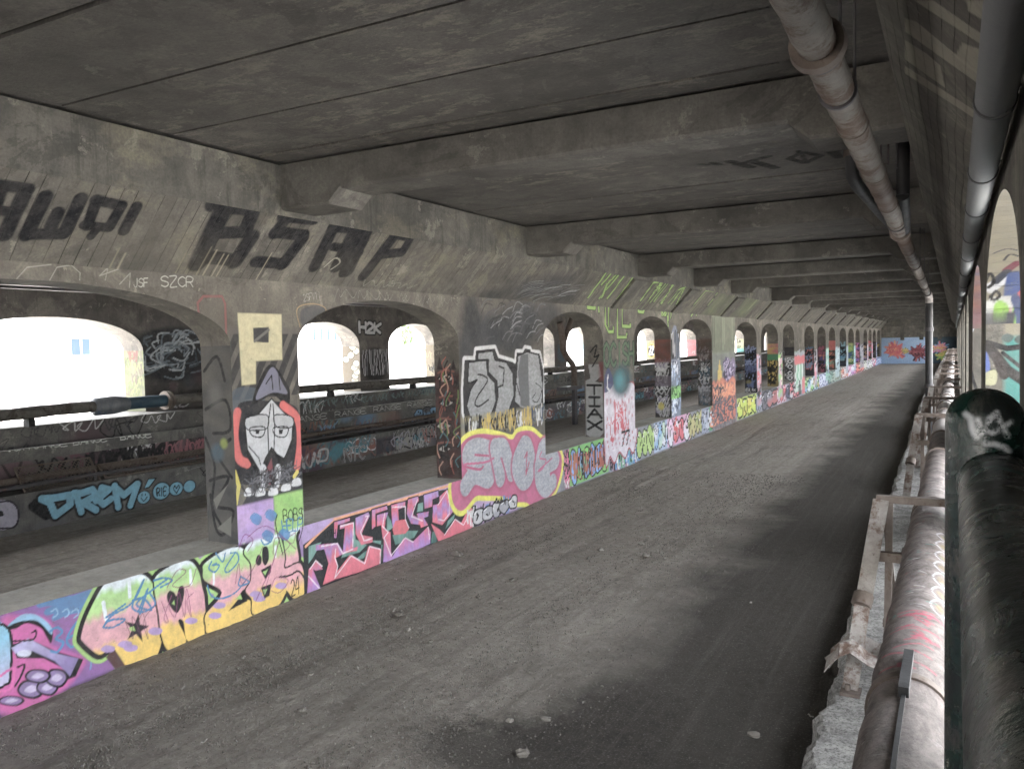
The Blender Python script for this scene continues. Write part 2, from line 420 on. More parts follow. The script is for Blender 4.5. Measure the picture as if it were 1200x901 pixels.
M['cove_r'] = concrete('dark cove concrete', (.235, .22, .188), (.12, .114, .10), (.31, .288, .238), board=(2, .05), painted=True, stain=.6)
M['strip'] = concrete('upper strip concrete', (.17, .162, .142), (.088, .086, .08), (.225, .213, .182), warm=(.225, .208, .16), stain=.6, streak=1.3)
M['ceil'] = concrete('ceiling concrete', (.165, .155, .140), (.112, .107, .099), (.195, .182, .164), painted=True, streak=0, stain=.5, peel=(.23, .21, .18))
M['beam'] = concrete('beam concrete', (.175, .166, .149), (.104, .099, .091), (.215, .203, .18), streak=.6, stain=.5)
M['outer'] = concrete('outer arcade concrete', (.22, .20, .18), (.11, .105, .1), (.28, .26, .23), painted=True)
M['step'] = concrete('ledge concrete', (.24, .23, .21), (.12, .118, .115), (.30, .29, .26), painted=True)
M['curb'] = concrete('weathered curb concrete', (.50, .49, .46), (.26, .25, .24), (.60, .59, .56), stain=.4, streak=0, patchy=1.2)
M['pale'] = concrete('pale concrete', (.60, .59, .56), (.45, .44, .42), (.68, .67, .64), stain=.1, streak=0)
M['end'] = concrete('end wall concrete', (.24, .22, .19), (.11, .105, .095), (.32, .30, .26), painted=True, stain=.5)
M['black'] = metal_mat('black tarred pipe', (.012, .012, .013), (.03, .03, .032), rough=.6)
M['grey_pipe'] = metal_mat('grey coated pipe', (.085, .09, .093), (.125, .13, .13), rough=.75, sc=4)
M['foil'] = metal_mat('dirty lagging', (.10, .088, .075), (.20, .183, .16), rust=(.075, .045, .028), rough=.6, sc=9, rustamt=.49, bump=.016)
M['rust'] = metal_mat('rusted steel', (.085, .063, .05), (.15, .125, .108), rust=(.065, .036, .022), rough=.75, sc=8)
M['steel_pale'] = metal_mat('scaling painted steel', (.19, .17, .15), (.30, .28, .26), rust=(.11, .07, .052), rough=.8, sc=9, rustamt=.50, bump=.014)
M['darksteel'] = metal_mat('dark sooty steel', (.045, .042, .045), (.085, .08, .085), rust=(.10, .06, .05), rough=.7)
M['blue'] = metal_mat('blue wrapped pipe', (.015, .05, .085), (.06, .09, .11), rough=.7)
M['greenpaint'] = None
M['bluegrey'] = metal_mat('blue grey wrap', (.09, .10, .115), (.18, .19, .20), rust=(.05, .08, .13), rough=.6, sc=5, rustamt=.55)
for key, painted_ in (('lag', False), ('lag_painted', True)):
    k = NT('dirty lagging with paint' if painted_ else 'dirty lagging brown')
    n_ = k.noise(7, 9, .78, vec=k.scale((1, .7, 1)), dist=.5); c = k.mix(k.ramp(n_, .38, .60), (.075, .058, .052), (.24, .205, .19))
    c = k.mix(k.ramp(k.noise(7, 6, .75, vec=k.scale((1, 2.2, 1))), .60, .66, 0, .7), c, (.36, .34, .33))
    c = k.mix(k.ramp(k.noise(2.2, 6, .7), .62, .66, 0, .6), c, (.28, .05, .07))
    c = k.mix(k.ramp(k.noise(2.9, 6, .7, vec=k.scale((1, 1.4, 2))), .66, .69, 0, .6), c, (.06, .30, .27))
    at = k.n('ShaderNodeAttribute', attribute_name='paint') if painted_ else None; c = c if not painted_ else k.mix(k.math('MULTIPLY', at.outputs['Alpha'], k.ramp(k.noise(40, 5, .8), .4, .5, .3, 1)), c, at.outputs['Color'])
    M[key] = k.out(c, .75, k.bump(k.noise(22, 8, .8), .03, 1.0))
M['foilbright'] = metal_mat('pale lagging', (.30, .27, .26), (.45, .42, .40), rust=(.15, .09, .07), rough=.6, sc=5, rustamt=.55)
M['wrap'] = metal_mat('sooty pipe wrap', (.085, .08, .072), (.16, .15, .135), rust=(.06, .05, .042), rough=.85, sc=7, rustamt=.5, bump=.02)
def ground_mat():
    k = NT('dry packed dirt')
    a = k.noise(.5, 5, .6); b = k.noise(5, 8, .72); f = k.noise(60, 5, .75); g = k.noise(18, 6, .8)
    c = k.mix(k.ramp(b, .35, .65), (.36, .325, .283), (.49, .45, .398))
    c = k.mix(k.ramp(a, .4, .62, 0, .5), c, (.47, .435, .385))
    c = k.mix(k.ramp(k.noise(1.6, 6, .7, vec=k.scale((1.6, .45, 1))), .54, .70, 0, .55), c, (.12, .11, .10))
    # damp, sooty soil along the pipe ledge; the band's colour also paints in floor shade
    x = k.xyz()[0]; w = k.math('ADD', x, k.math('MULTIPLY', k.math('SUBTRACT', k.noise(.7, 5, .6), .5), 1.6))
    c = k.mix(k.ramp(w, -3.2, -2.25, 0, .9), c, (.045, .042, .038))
    for (px_, py_, rx, ry) in ((-2.75, 4.75, .75, .42), (-2.2, 5.6, .5, .5),  (-2.3, 5.1, .8, .3)):
        v = k.n('ShaderNodeVectorMath', operation='SUBTRACT'); k.l(k.pos, v.inputs[0]); v.inputs[1].default_value = (px_, py_, 0)
        ln = k.n('ShaderNodeVectorMath', operation='LENGTH'); k.l(k.scale((1/rx, 1/ry, 0), v.outputs[0]), ln.inputs[0])
        c = k.mix(k.ramp(k.math('ADD', ln.outputs['Value'], k.math('MULTIPLY', k.math('SUBTRACT', k.noise(4.5, 7, .75), .5), 2.2)), .6, 1.25, .72, 0), c, (.055, .05, .046))
    c = k.mix(k.ramp(k.noise(11, 7, .75), .38, .62, .35, 0), c, (.13, .118, .10))
    c = k.mix(k.ramp(k.noise(1.0, 6, .8, vec=k.scale((11, .22, 1))), .50, .68, 0, .5), c, (.15, .137, .12))
    c = k.mix(k.ramp(k.noise(30, 3, .6, vec=k.scale((1, 1, 1))), .66, .70, 0, .8), c, (.05, .045, .04))
    c = k.mix(k.ramp(f, .55, .72, 0, .5), c, (.45, .42, .38)); c = k.mix(k.ramp(f, .28, .42, .55, 0), c, (.09, .08, .07))
    n = k.bump(k.math('ADD', k.math('ADD', k.math('MULTIPLY', f, .8), k.math('MULTIPLY', g, .9)), k.math('MULTIPLY', b, 1.2)), .05, 1.0)
    # long tyre lines
    return k.out(c, .95, n, spec=.15)
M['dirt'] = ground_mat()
k = NT('granular curb top')
n_ = k.noise(5, 8, .75); c = k.mix(k.ramp(n_, .38, .6), (.24, .235, .22), (.52, .51, .48)); c = k.mix(k.ramp(k.noise(45, 5, .8), .40, .52, .75, 0), c, (.10, .095, .088)); c = k.mix(k.ramp(k.noise(13, 8, .8), .58, .62, 0, .7), c, (.09, .085, .08))
M['curb'] = k.out(c, .95, k.bump(k.math('ADD', k.noise(50, 6, .8), k.noise(12, 6, .7)), .04, 1.0))
k = NT('pale paving'); M['paving'] = k.out(k.mix(k.ramp(k.noise(.6, 6, .7), .35, .65), (.42, .41, .39), (.52, .51, .49)), .9)
k = NT('white facade'); M['facade'] = k.out(k.mix(k.ramp(k.noise(.3, 5, .6), .3, .7), (.72, .71, .69), (.80, .79, .77)), .85)
k = NT('window glass'); M['glass'] = k.out((.05, .07, .09), .08)
k = NT('grey stone'); M['stone'] = k.out(k.mix(k.ramp(k.noise(9, 5, .7), .35, .65), (.13, .118, .10), (.24, .222, .195)), .9, k.bump(k.noise(40, 4), .004))
k = NT('gravel stone'); M['gravel'] = k.out(k.mix(k.ramp(k.noise(25, 3, .7), .4, .6), (.09, .081, .07), (.17, .157, .14)), .9)
k = NT('pale paper'); M['paper'] = k.out((.33, .31, .28), .8)
k = NT('foliage'); M['leaf'] = k.out(k.mix(k.ramp(k.noise(1.2, 4), .4, .6), (.05, .09, .03), (.10, .14, .05)), .7)

# ------------------------------------------------------------------ layout of the two arcades
XL, XR = -6.5, 0.171                 # inner faces
TH = 0.44                           # thickness above the sill
SILL, SPR, APX, COVE0, COVE1, CEIL = 0.80, 2.86, 3.41, 3.55, 4.15, 4.68
XSL, XSR = -5.95, -0.285            # where the cove meets the upper strip
YEND = 90.0
def opening_list(first):
    L = [(-12.6, -9.4), (-8.2, -5.0), (-3.9, -0.3), first,
         (6.90, 10.28), (13.13, 15.96), (17.83, 20.60), (21.44, 24.69), (27.69, 31.05), (31.85, 35.25), (36.21, 39.17), (42.09, 45.14),
         (46.30, 49.60), (50.90, 53.85), (56.0, 59.6), (60.8, 64.3), (65.5, 68.6), (71.6, 74.6), (75.8, 78.8), (80.0, 83.4), (84.7, 87.9)]
    return L
OPL = opening_list((1.97, 5.93)); OPR = opening_list((2.86, 5.93))
PL = Plane((XL, 0, 0), (0, 1, 0), (0, 0, 1))              # left arcade face
cs = np.array([XSL-XL, 0, COVE1-COVE0]); CL = float(np.linalg.norm(cs)); cs /= CL
PC = Plane((XL, 0, COVE0), (0, 1, 0), cs)                 # left cove
JL = {}; JR = {}                                          # jamb faces that look back along the tunnel
for a, b in OPL: JL[b] = Plane((XL, b, 0), (1, 0, 0), (0, 0, 1))
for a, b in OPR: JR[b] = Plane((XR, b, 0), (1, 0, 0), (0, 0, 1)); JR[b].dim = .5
cr = np.array([XR-XSR, 0, COVE0-COVE1]); CRL = float(np.linalg.norm(cr)); cr /= CRL
PCR = Plane((XSR, 0, COVE1), (0, 1, 0), cr)
PTL = Plane((XL, 0, SILL), (0, 1, 0), (-1, 0, 0)); PTL.rect(-14, YEND, -.1, 1, mottle('d2cec3', 'a8a499', 3), .92)
PTR = Plane((XR, 0, SILL), (0, 1, 0), (1, 0, 0)); PTR.rect(-14, YEND, -.1, 1, mottle('d2cec3', 'a8a499', 3), .92)
PCE = Plane((0, 0, CEIL), (1, 0, 0), (0, 1, 0))
PE = Plane((0, YEND, 0), (1, 0, 0), (0, 0, 1))

# ------------------------------------------------------------------ the paint on the left arcade
K, WH = '121318', 'dfe0e2'
cA = (0, 650, 4.505); cB = (180, 600, 5.005); cC = (360, 560, 6.0); cD = (520, 390, 4.095); cE = (400, 300, 3.0); cF = (620, 340, 4.505)
cG = (800, 330, 5.63); cH = (0, 300, 3.0); cI = (640, 480, 5.4545); cJ = (820, 430, 8.571); c7 = (0, 600, 3.0); cP = (240, 350, 3.004)
cT1 = (0, 100, 3.754); cT2 = (220, 180, 3.755); cT3 = (400, 200, 3.754); cT4 = (600, 250, 5.3); cT5 = (760, 310, 6.436); cL = (950, 340, 5.633)
rn0 = random.Random(77)
def F(pl, crop, pts, col, **k): pl.fill(pl.tr(pts, crop), col, **k)
def S(pl, crop, pts, col, w, **k): pl.line(pl.tr(pts, crop), col, w, **k)
# --- sill background colours all along
PL.rect(-14, 5.1, 0, .80, mottle('a05fa8', '8a5aa5', 4), .97)
PL.rect(5.0, 7.25, 0, .80, mottle('b48fc4', '9d7cb4', 6), .97)
PL.rect(7.2, 12.0, 0, .80, mottle('b79cc9', 'c9a7cf', 6), .95)
PL.rect(12.0, YEND, 0, .80, mottle('8b8f98', 'a3a3b5', 5), .85)
PL.rect(-14, YEND, .0, .03, '3a352f', .7, .03)
# --- leftmost piece: lavender shapes with black edges on magenta
for pts in ([(0, 370), (110, 320), (230, 330), (290, 400), (270, 470), (330, 500), (440, 540), (440, 590), (320, 720), (0, 830)],):
    F(PL, cA, pts, 'd0479f', smooth=True, soft=.05)
F(PL, cA, [(-120, 380), (45, 385), (55, 640), (20, 690), (-120, 760)], vgrad([(.2, 'c8b7dc'), (.6, '7fc4e4')]), smooth=True); S(PL, cA, [(-120, 380), (45, 385), (55, 640), (20, 690), (-120, 760)], K, .02, smooth=True)
F(PL, cA, [(30, 385), (110, 325), (200, 330), (275, 385), (270, 465), (245, 430), (215, 385), (140, 360), (80, 390)], K, smooth=True)
F(PL, cA, [(40, 375), (110, 318), (190, 315), (265, 370), (272, 420), (200, 350), (110, 350)], '86b9dd', smooth=True)
F(PL, cA, [(60, 470), (170, 450), (300, 510), (440, 550), (400, 640), (350, 660), (340, 600), (230, 545), (90, 545)], K)
F(PL, cA, [(60, 490), (150, 440), (180, 455), (300, 520), (415, 545), (370, 640), (290, 560), (170, 505), (80, 520)], vgrad([(.25, '8c78b4'), (.5, 'b9b2e2')], .02))
F(PL, cA, [(90, 520), (120, 500), (165, 510), (150, 535), (105, 535)], 'd6d9ee', smooth=True)
for cx, cy, a, b_ in ((165, 710, 75, 48), (250, 700, 60, 42), (300, 650, 60, 48), (200, 640, 70, 36), (60, 770, 70, 26)):
    F(PL, cA, [(cx-a, cy), (cx-a*.5, cy-b_), (cx+a*.6, cy-b_*.9), (cx+a, cy), (cx+a*.4, cy+b_), (cx-a*.6, cy+b_*.8)], K, smooth=True)
    F(PL, cA, [(cx-a*.85, cy), (cx-a*.4, cy-b_*.8), (cx+a*.5, cy-b_*.7), (cx+a*.8, cy), (cx+a*.3, cy+b_*.75), (cx-a*.5, cy+b_*.6)], '8f76aa', smooth=True)
    F(PL, cA, [(cx-a*.5, cy+5), (cx, cy-b_*.5), (cx+a*.5, cy-5), (cx, cy+b_*.35)], 'c9b9dd', smooth=True)
S(PL, cA, [(95, 590), (130, 580), (110, 640), (80, 690)], K, .018, smooth=True); S(PL, cA, [(170, 410), (190, 400), (175, 445), (60, 455)], K, .014, smooth=True)
S(PL, cA, [(0, 640), (70, 600), (60, 700), (0, 720)], 'e14aa6', .02, smooth=True)
# blue scribble and the figures 369
for pts in ([(210, 260), (420, 225), (330, 250), (480, 200), (250, 300), (450, 250), (290, 330), (520, 215), (540, 260), (300, 310)],): S(PL, cA, pts, '2f86b8', .055, smooth=True, al=.85)
for cx in (290, 350, 400): S(PL, cA, [(cx-20, 300), (cx+5, 285), (cx+15, 310), (cx-8, 330)], '7fb2d8', .012, smooth=True)
S(PL, cA, [(500, 250), (520, 200), (560, 215), (545, 260), (505, 262)], '2f86b8', .022, smooth=True)
word(PL, '369', [(265, 390), (495, 335), (500, 450), (270, 520)], [(.022, '2f86c0')], crop=cA)
S(PL, cA, [(490, 350), (488, 520), (478, 600)], '5a94cc', .018, al=.8)
# --- big rounded letters: white and green tops, pink bodies, yellow feet
G_ = vgrad([(.0, 'f2c52e'), (.22, 'efc43c'), (.29, 'e6a0a8'), (.50, 'e5a3ae'), (.58, 'b5dc84'), (.70, 'a9da7f'), (.76, 'e3eef4')], .02)
L1 = [(645, 130), (560, 145), (470, 300), (430, 420), (440, 460), (520, 525), (570, 500), (600, 490), (668, 592), (800, 560), (850, 470), (855, 330), (830, 210), (790, 130), (730, 100)]
L2 = [(20, 370), (150, 290), (220, 290), (265, 350), (285, 440), (300, 520), (300, 720), (200, 755), (175, 640), (145, 640), (190, 760), (90, 810), (45, 720), (30, 600), (5, 450)]
L3 = [(290, 340), (300, 300), (400, 230), (480, 205), (530, 220), (565, 300), (565, 420), (520, 460), (500, 510), (570, 520), (580, 605), (340, 710), (305, 660), (310, 590), (400, 470), (300, 400)]
L4 = [(530, 230), (600, 150), (700, 120), (745, 150), (770, 260), (770, 330), (860, 300), (890, 420), (885, 480), (820, 510), (780, 470), (730, 545), (590, 600), (575, 510), (540, 460), (570, 400), (570, 300)]
Lx = [(760, 60), (780, -20), (870, -30), (880, 60), (835, 140), (850, 290), (780, 340), (765, 200)]
for cr_, L_ in ((cA, L1), (cB, L2), (cB, L3), (cB, L4)):
    S(PL, cr_, L_, 'a6d46b', .15, smooth=True, closed=True, soft=.15)
for cr_, L_ in ((cA, L1), (cB, L2), (cB, L3), (cB, L4), (cB, Lx)):
    S(PL, cr_, L_, '201b20', .085, smooth=True, closed=True, soft=.15)
for cr_, L_ in ((cB, Lx), (cA, L1), (cB, L2), (cB, L3), (cB, L4)):
    S(PL, cr_, L_, '201b20', .035, smooth=True, closed=True, soft=.15); F(PL, cr_, L_, G_, smooth=True)
F(PL, cA, [(560, 540), (600, 490), (668, 592), (610, 605)], '5a3a38')
S(PL, cA, [(545, 250), (560, 340)], 'e9f1f6', .035); S(PL, cA, [(680, 130), (685, 220)], 'e9f1f6', .035); S(PL, cB, [(215, 340), (220, 420)], 'e9f1f6', .03); S(PL, cB, [(352, 360), (353, 420)], 'e9f1f6', .025); S(PL, cB, [(715, 200), (715, 260)], 'e9f1f6', .03)
for cr_, x, y in ((cA, 660, 470), (cA, 690, 490), (cA, 570, 495), (cA, 820, 400), (cB, 220, 635), (cB, 360, 605), (cB, 385, 545), (cB, 620, 505), (cB, 600, 480), (cB, 750, 430), (cB, 10, 700), (cB, 870, 415)):
    F(PL, cr_, [(x-38, y+4), (x-10, y-18), (x+34, y-10), (x+30, y+12), (x-10, y+20)], 'b493cf', smooth=True)
star = []
for i in range(10):
    a = -math.pi/2+i*math.pi/5+.15; r_ = 80 if i % 2 == 0 else 30; star.append((722+r_*math.cos(a)*.85, 388+r_*math.sin(a)))
F(PL, cA, star, '2a2028'); F(PL, cA, [(680, 385), (705, 375), (715, 400), (690, 400)], 'a6d46b')
F(PL, cB, [(135, 590), (90, 540), (78, 490), (95, 460), (120, 470), (135, 490), (150, 440), (172, 432), (180, 470), (165, 540)], '2a2228', smooth=True)
F(PL, cB, [(107, 535), (120, 515), (125, 545)], 'a6d46b'); F(PL, cB, [(500, 505), (530, 460), (550, 520), (440, 578)], K); F(PL, cB, [(310, 560), (400, 470), (375, 520), (310, 590)], K); F(PL, cB, [(480, 510), (510, 480), (520, 510)], 'a6d46b')
for pts in ([(598, 290), (612, 250), (632, 262), (630, 300), (612, 312)], [(640, 210), (668, 205), (676, 270), (655, 312), (638, 280)], [(628, 340), (690, 305), (688, 350), (655, 392)], [(630, 440), (690, 420), (680, 490), (650, 505)]): F(PL, cB, pts, '241f26', smooth=len(pts) > 4)
F(PL, cB, [(640, 350), (670, 335), (655, 370)], '9ed36f'); F(PL, cB, [(642, 455), (668, 448), (652, 485)], '9ed36f')
F(PL, cB, [(785, 375), (850, 350), (890, 410), (885, 480), (830, 510), (785, 470)], vgrad([(.1, 'efc43c'), (.25, 'e6a0a8')]), smooth=True); S(PL, cB, [(740, 380), (800, 370), (850, 345), (888, 400), (885, 480), (825, 512), (780, 465)], '241f26', .022, smooth=True)
word(PL, '24', [(805, 400), (850, 375), (855, 475), (810, 490)], [(.014, K)], crop=cB)
BL = '1f7fb5'
for pts in ([(340, 290), (325, 330), (360, 350), (385, 310), (345, 310), (370, 300)], [(365, 240), (405, 290), (420, 240)], [(480, 235), (420, 330), (440, 350), (495, 290), (490, 240), (450, 240)], [(315, 430), (340, 490), (400, 505), (480, 470), (540, 400)], [(510, 375), (500, 430), (560, 410), (512, 378)], [(0, 400), (60, 385), (110, 400), (40, 440)],
            [(630, 160), (650, 190), (690, 170), (690, 140), (640, 140)]): S(PL, cB, pts, BL, .016, smooth=True)
for pts in ([(545, 380), (590, 320), (700, 250), (760, 130), (720, 210), (700, 280), (760, 300), (820, 260), (790, 200)], [(545, 380), (580, 345), (660, 340), (600, 380), (550, 383)], [(700, 240), (760, 230), (800, 290), (720, 260), (810, 180), (880, 130)], [(730, 300), (780, 180), (740, 310)], [(560, 330), (660, 260)]): S(PL, cA, pts, BL, .018, smooth=True)
MG = '8e2a6e'
for pts in ([(80, 440), (140, 340), (190, 350), (110, 430), (210, 430), (250, 330)], [(480, 420), (500, 300), (520, 420), (600, 300), (640, 200)], [(600, 520), (640, 430), (700, 300), (740, 150), (650, 470)], [(690, 440), (720, 380), (790, 400), (740, 470), (690, 460)], [(510, 190), (540, 140), (580, 170), (600, 60), (600, 130), (680, 170)], [(770, 120), (830, 90), (820, 180), (780, 160), (830, 120)]): S(PL, cB, pts, MG, .009, smooth=True, al=.8)
scrawl(PL, 5.0, 5.35, .25, .5, MG, .008, 3, 4, .8); scrawl(PL, 4.6, 4.9, .2, .45, '6b3a5a', .008, 5, 3, .7)
# --- sharp red and lilac piece with black and sea-green shadow
F(PL, cC, [(-30, 430), (100, 350), (190, 290), (560, 190), (920, 90), (1020, 70), (1040, 200), (1190, 190), (1190, 380), (500, 620), (-20, 830)], '22272c')
S(PL, cC, [(-10, 480), (90, 380), (190, 290), (560, 185), (920, 75), (1020, 50)], 'ef9a62', .035)
F(PL, cC, [(-60, 320), (190, 290), (90, 380), (-30, 470)], 'b79bd0')
RG = vgrad([(.05, 'd84a66'), (.3, 'e25a72'), (.45, 'a985cc'), (.62, 'e04c64'), (.78, 'c58fc8')], .06)
RG2 = vgrad([(.05, 'b07fcc'), (.3, 'd9607e'), (.5, 'e0506a'), (.7, 'b48fd2')], .05)
GR = vgrad([(.0, '3f6f68'), (.5, '7fb0a4'), (.8, '2e4f4c')], .08)
bars = [([(190, 310), (300, 280), (300, 300), (215, 330), (205, 420), (190, 420)], RG), ([(230, 330), (325, 310), (325, 490), (360, 480), (350, 510), (250, 530), (265, 350), (230, 360)], RG), ([(340, 280), (430, 240), (440, 265), (400, 350), (380, 400), (460, 415), (460, 450), (380, 470), (340, 390)], RG2),
        ([(455, 225), (560, 195), (565, 220), (480, 250), (480, 340), (455, 360)], RG), ([(490, 260), (570, 240), (550, 300), (545, 360), (585, 380), (590, 520), (600, 540), (560, 480), (530, 420), (520, 330), (490, 340)], RG2), ([(590, 190), (690, 165), (690, 200), (640, 220), (645, 320), (600, 350)], RG),
        ([(620, 300), (690, 290), (715, 360), (690, 390), (610, 400), (600, 360)], 'd84a5c'), ([(710, 150), (780, 130), (785, 160), (750, 200), (745, 260), (820, 300), (810, 330), (730, 320), (700, 250)], RG), ([(820, 120), (920, 90), (925, 130), (880, 150), (880, 200), (825, 215)], RG2), ([(770, 250), (855, 235), (850, 270), (820, 280), (850, 330), (800, 350)], RG),
        ([(930, 130), (985, 80), (1030, 230), (950, 330), (880, 310), (885, 190), (930, 180)], RG), ([(10, 640), (70, 580), (110, 640), (60, 650), (40, 640), (100, 790), (0, 815)], RG2), ([(60, 470), (215, 455), (260, 530), (200, 560), (215, 650), (300, 540), (400, 590), (430, 480), (520, 500), (515, 600), (370, 660), (200, 710), (110, 750), (150, 600), (120, 500), (60, 510)], RG),
        ([(540, 400), (600, 550), (680, 420), (740, 450), (850, 340), (870, 380), (865, 460), (740, 520), (560, 590), (535, 590)], RG2), ([(870, 320), (930, 360), (970, 400), (1040, 285), (1080, 320), (1140, 200), (1165, 220), (1160, 370), (1080, 410), (925, 450)], RG)]
for pts, c in bars: S(PL, cC, pts, '14161b', .035, closed=True)
for pts in ([(10, 480), (100, 450), (40, 560), (10, 600)], [(330, 300), (340, 430), (420, 470), (370, 520), (240, 560), (260, 500)], [(560, 250), (590, 300), (600, 350), (560, 380)], [(600, 400), (700, 370), (780, 370), (750, 420), (620, 470)], [(780, 180), (815, 170), (815, 230), (770, 240)], [(880, 380), (915, 360), (910, 450), (870, 460)], [(930, 200), (965, 150), (960, 270), (925, 280)], [(990, 300), (1040, 250), (1030, 290), (970, 360)], [(430, 440), (520, 440), (520, 600), (530, 470)], [(400, 520), (440, 500), (400, 560), (320, 590)]): F(PL, cC, pts, GR)
for pts, c in bars: F(PL, cC, pts, c)
for pts in ([(100, 480), (210, 460), (250, 530), (320, 500)], [(200, 500), (195, 560), (215, 620), (195, 700), (310, 545), (405, 600), (440, 480), (515, 500), (512, 600)], [(235, 340), (325, 315), (320, 480)], [(410, 270), (430, 265), (375, 380), (400, 440), (455, 425)], [(545, 250), (530, 340), (570, 380), (540, 420), (590, 545), (690, 420), (745, 450)], [(600, 205), (690, 200), (690, 290), (715, 350)], [(775, 150), (735, 270), (810, 300)], [(920, 190), (985, 90), (1000, 180), (1000, 250), (960, 300), (925, 290)], [(965, 400), (1040, 290), (1100, 330), (1150, 230)], [(850, 345), (860, 430)], [(10, 690), (90, 780)], [(20, 640), (60, 580), (105, 620)]): S(PL, cC, pts, 'f1dfe8', .016, al=.92)
word(PL, 'LCTH', [(118, 375), (200, 360), (200, 410), (125, 420)], [(.010, K)], crop=cC)
S(PL, cC, [(1162, 200), (1162, 400)], 'd07a4a', .012)
# --- pillar with the yellow P and the masked face
PL.rect(5.93, 6.90, 2.45, 3.05, '5f5c58', .6, .05)
for i in range(9):
    u = 5.93+i*.17; PL.fill([(u-.35, 2.30), (u-.25, 2.30), (u+.15, 2.98), (u+.05, 2.98)], '23242a', .8)
PL.rect(6.90, 7.25, 2.3, 3.6, '5f5c58', .0)
F(PL, cP, [(115, 50), (270, 55), (273, 215), (180, 220), (180, 300), (130, 305)], 'c9c096', soft=.015); F(PL, cP, [(170, 103), (225, 100), (225, 155), (172, 152)], '3b3b3d')
S(PL, cP, [(175, 150), (225, 110)], '6f6d69', .03); F(PL, cP, [(95, 330), (150, 310), (200, 330), (210, 400), (110, 420)], '4c5a68', al=.7, smooth=True)
PL.rect(5.90, 6.93, 1.75, 2.15, '35363c', .55, .1)
F(PL, cP, [(100, 560), (110, 400), (150, 360), (300, 370), (335, 420), (345, 560), (330, 640), (110, 650)], '26262c', smooth=True)
F(PL, cP, [(170, 370), (190, 290), (235, 230), (290, 300), (300, 340), (290, 380), (240, 340)], K, smooth=True); F(PL, cP, [(180, 355), (205, 290), (240, 240), (275, 300), (290, 335), (240, 330)], '75758a', smooth=True)
S(PL, cP, [(215, 300), (235, 270), (240, 320)], K, .014); S(PL, cP, [(260, 265), (265, 320)], K, .014)
S(PL, cP, [(115, 400), (105, 480), (120, 560), (150, 580)], 'd8453f', .10, smooth=True, al=.9); S(PL, cP, [(275, 375), (325, 420), (335, 500), (325, 590)], 'd8453f', .10, smooth=True, al=.9)
F(PL, cP, [(135, 420), (185, 405), (235, 348), (280, 400), (315, 420), (312, 500), (290, 560), (262, 600), (255, 560), (235, 540), (212, 600), (185, 620), (150, 560)], K); F(PL, cP, [(142, 425), (190, 408), (235, 355), (280, 405), (308, 425), (305, 495), (280, 560), (255, 545), (235, 520), (212, 560), (195, 605), (152, 530)], 'bfc1c6')
for pts in ([(148, 420), (215, 408), (225, 440), (210, 460), (150, 460)], [(245, 410), (305, 415), (308, 450), (255, 452)]): F(PL, cP, pts, 'b4b6bb', smooth=True); S(PL, cP, pts, K, .012, smooth=True, closed=True)
for x0 in (190, 272): S(PL, cP, [(x0-30, 455), (x0+20, 452), (x0+12, 485), (x0-22, 482)], K, .014, smooth=True, closed=True); F(PL, cP, [(x0-12, 460), (x0+4, 460), (x0, 476), (x0-10, 476)], K)
S(PL, cP, [(232, 370), (222, 450), (225, 560)], K, .014); S(PL, cP, [(240, 370), (246, 450), (243, 550)], K, .014)
S(PL, cP, [(155, 520), (190, 560), (212, 640)], K, .012); S(PL, cP, [(310, 500), (280, 560), (262, 640)], K, .012)
F(PL, cP, [(195, 590), (215, 590), (222, 660), (198, 660)], 'c5c6cc', smooth=True); F(PL, cP, [(248, 590), (268, 590), (262, 660), (244, 660)], 'c5c6cc', smooth=True); F(PL, cP, [(212, 610), (235, 560), (245, 640), (225, 660)], '7c3540')
F(PL, cP, [(150, 690), (160, 660), (250, 680), (330, 640), (345, 660), (340, 740), (140, 760)], '33343c', smooth=True)
for x, y in ((155, 680), (195, 680), (240, 678), (285, 662), (322, 645)): F(PL, cP, [(x-16, y+14), (x-8, y-14), (x+14, y-12), (x+16, y+10)], 'cfd0d4', smooth=True); 
for i in range(26): scrawl(PL, 6.0+rn0.uniform(0, .75), 6.1+rn0.uniform(0, .8), 1.28+rn0.uniform(0, .2), 1.36+rn0.uniform(0, .2), rn0.choice(['101014', '6c6d75', '44454c']), .012, i, 3, .8)
S(PL, cP, [(105, 610), (120, 660), (110, 720)], 'd9c93c', .05, al=.8); S(PL, cP, [(315, 625), (325, 610)], 'd9c93c', .05)
PL.rect(5.93, 6.45, .80, 1.20, mottle('b08fcf', 'c39fd3', 8), .95, .03); PL.rect(6.45, 6.9, .80, 1.22, mottle('a8d46a', '8cc85a', 8), .95, .03)
for x, y in ((180, 775), (232, 762), (222, 835), (280, 830)): F(PL, cP, [(x-18, y), (x-5, y-18), (x+18, y-4), (x+6, y+18)], '2a7fc0', smooth=True, al=.9); S(PL, cP, [(x-20, y), (x-5, y-20), (x+20, y-4), (x+6, y+20)], BL, .010, smooth=True, closed=True)
word(PL, 'BOBS', [(275, 745), (345, 735), (345, 775), (278, 785)], [(.012, K)], crop=cP); word(PL, 'HELP', [(270, 780), (345, 770), (340, 815), (275, 820)], [(.014, BL)], crop=cP)
S(PL, cP, [(255, 760), (250, 800), (275, 900)], K, .014, smooth=True); S(PL, cP, [(330, 860), (345, 800), (340, 740)], K, .012, smooth=True)
for pts in ([(120, 880), (140, 830), (170, 850), (150, 890)], [(240, 900), (250, 840), (300, 860), (270, 900)], [(150, 840), (220, 800), (320, 880)]): S(PL, cP, pts, MG, .009, smooth=True, al=.8)
